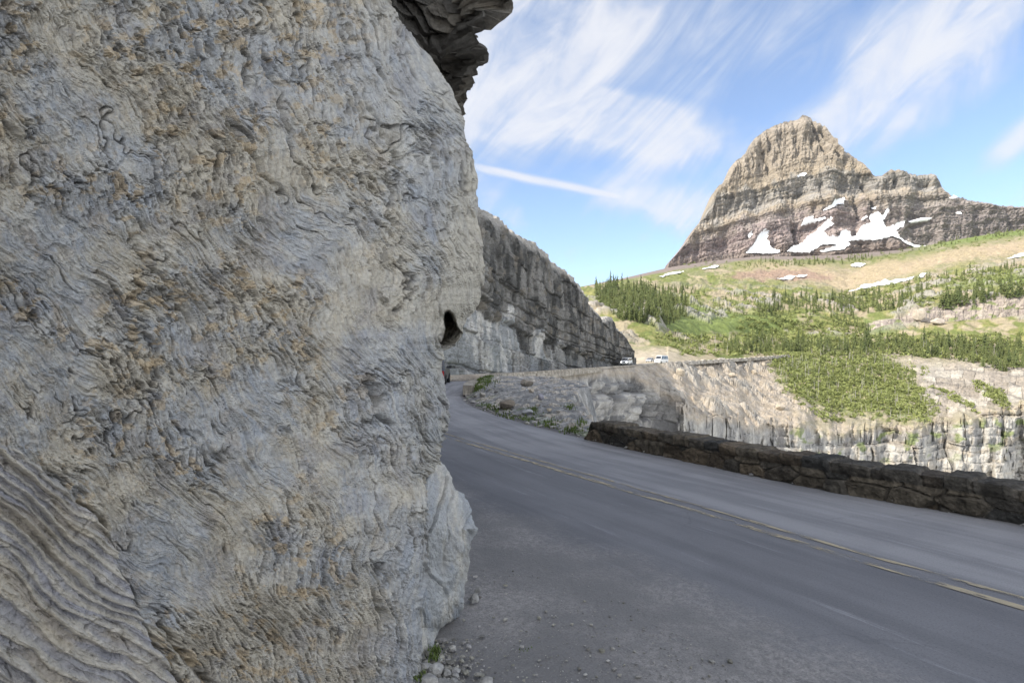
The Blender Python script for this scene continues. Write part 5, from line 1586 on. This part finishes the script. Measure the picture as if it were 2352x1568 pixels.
gen = math_('MULTIPLY', rng_(math_('ABSOLUTE', math_('SUBTRACT', az, .26)), .75, 1.2), 1.0)     # cloud added over the unseen sky for neutral fill light
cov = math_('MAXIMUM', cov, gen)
dens = rng_(math_('ADD', math_('MULTIPLY', cov, .50), math_('MULTIPLY', math_('SUBTRACT', tex, .5), 1.95)), .02, .80)
dens = math_('MULTIPLY', dens, rng_(cov, .0, .35))
# vapour trail, and a short feathered streak beside the ridge


def trail_(ca, cb_, half, fade, wob):
    A_ = [(math.atan2(u - CU, F), math.atan2(HV - v, math.hypot(F, u - CU))) for u, v in (ca, cb_)]
    ln = math.hypot(A_[1][0] - A_[0][0], A_[1][1] - A_[0][1]) / 2
    mp = N(nt, 'ShaderNodeMapping', vector_type='TEXTURE')
    mp.inputs['Location'].default_value = ((A_[0][0] + A_[1][0]) / 2, (A_[0][1] + A_[1][1]) / 2, 0)
    mp.inputs['Rotation'].default_value = (0, 0, math.atan2(A_[1][1] - A_[0][1], A_[1][0] - A_[0][0]))
    Lk(cmb.outputs[0], mp.inputs[0])
    q2 = N(nt, 'ShaderNodeSeparateXYZ'); Lk(mp.outputs[0], q2.inputs[0])
    across = math_('ABSOLUTE', math_('ADD', q2.outputs[1], math_('MULTIPLY', math_('SUBTRACT', puff, .5), wob)))
    return math_('MULTIPLY', math_('MULTIPLY', rng_(across, half, half * .1), rng_(math_('ABSOLUTE', q2.outputs[0]), ln, ln * fade)), rng_(streak2, .30, .6, .5, .95))


trail = math_('MAXIMUM', trail_((1120, 398), (1640, 506), .0125, .6, .012), trail_((2440, 440), (2660, 250), .026, .3, .02))
dens = math_('MAXIMUM', dens, trail)
dens = math_('MAXIMUM', dens, math_('ADD', .03, math_('MULTIPLY', rng_(el, .34, .04), .16)))
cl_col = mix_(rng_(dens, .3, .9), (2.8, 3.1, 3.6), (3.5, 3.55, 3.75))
cl_col = mix_(rng_(math_('ABSOLUTE', math_('SUBTRACT', az, .26)), .85, 1.3), cl_col, (8.4, 8.3, 8.2))   # unseen cloud brightened to lift the light in the shade
tint = N(nt, 'ShaderNodeVectorMath', operation='MULTIPLY'); tint.inputs[1].default_value = (.99, .985, .99); Lk(sky.outputs[0], tint.inputs[0])
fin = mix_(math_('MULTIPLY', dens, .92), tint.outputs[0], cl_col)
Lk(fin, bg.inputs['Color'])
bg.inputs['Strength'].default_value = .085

cd_ = bpy.data.cameras.new('camera')
cd_.sensor_width = 36
cd_.lens = 36 * F / 2560
cd_.shift_y = (HV - 853.5) / 2560
cd_.clip_start, cd_.clip_end = .05, 8000
co = link('camera', cd_)
co.location = (0, 0, EYE)
co.rotation_euler = (math.pi / 2, 0, 0)
SC.camera = co
SC.view_settings.view_transform = 'Standard'
SC.view_settings.look = 'None'
SC.view_settings.exposure = 1.58
SC.view_settings.gamma = 1
SC.cycles.max_bounces = 6
SC.cycles.diffuse_bounces = 4
SC.cycles.use_denoising = True

# thin mountain air between the road and the peak
me = bpy.data.meshes.new('haze')
hx0, hx1, hy0, hy1, hz0, hz1 = -400, 4600, -120, 3300, -1100, 1500
me.from_pydata([(x_, y_, z_) for z_ in (hz0, hz1) for y_ in (hy0, hy1) for x_ in (hx0, hx1)], [], [(0, 2, 3, 1), (4, 5, 7, 6), (0, 1, 5, 4), (2, 6, 7, 3), (0, 4, 6, 2), (1, 3, 7, 5)])
mh = bpy.data.materials.new('mountain_air'); mh.use_nodes = True
nt = mh.node_tree
nt.nodes.remove(nt.nodes['Principled BSDF'])
vs = nt.nodes.new('ShaderNodeVolumePrincipled')
vs.inputs['Color'].default_value = (.86, .91, 1, 1)
vs.inputs['Density'].default_value = HAZE
vs.inputs['Anisotropy'].default_value = .2
nt.links.new(vs.outputs[0], nt.nodes['Material Output'].inputs['Volume'])
me.materials.append(mh)
tag(link('haze', me), kind='stuff')
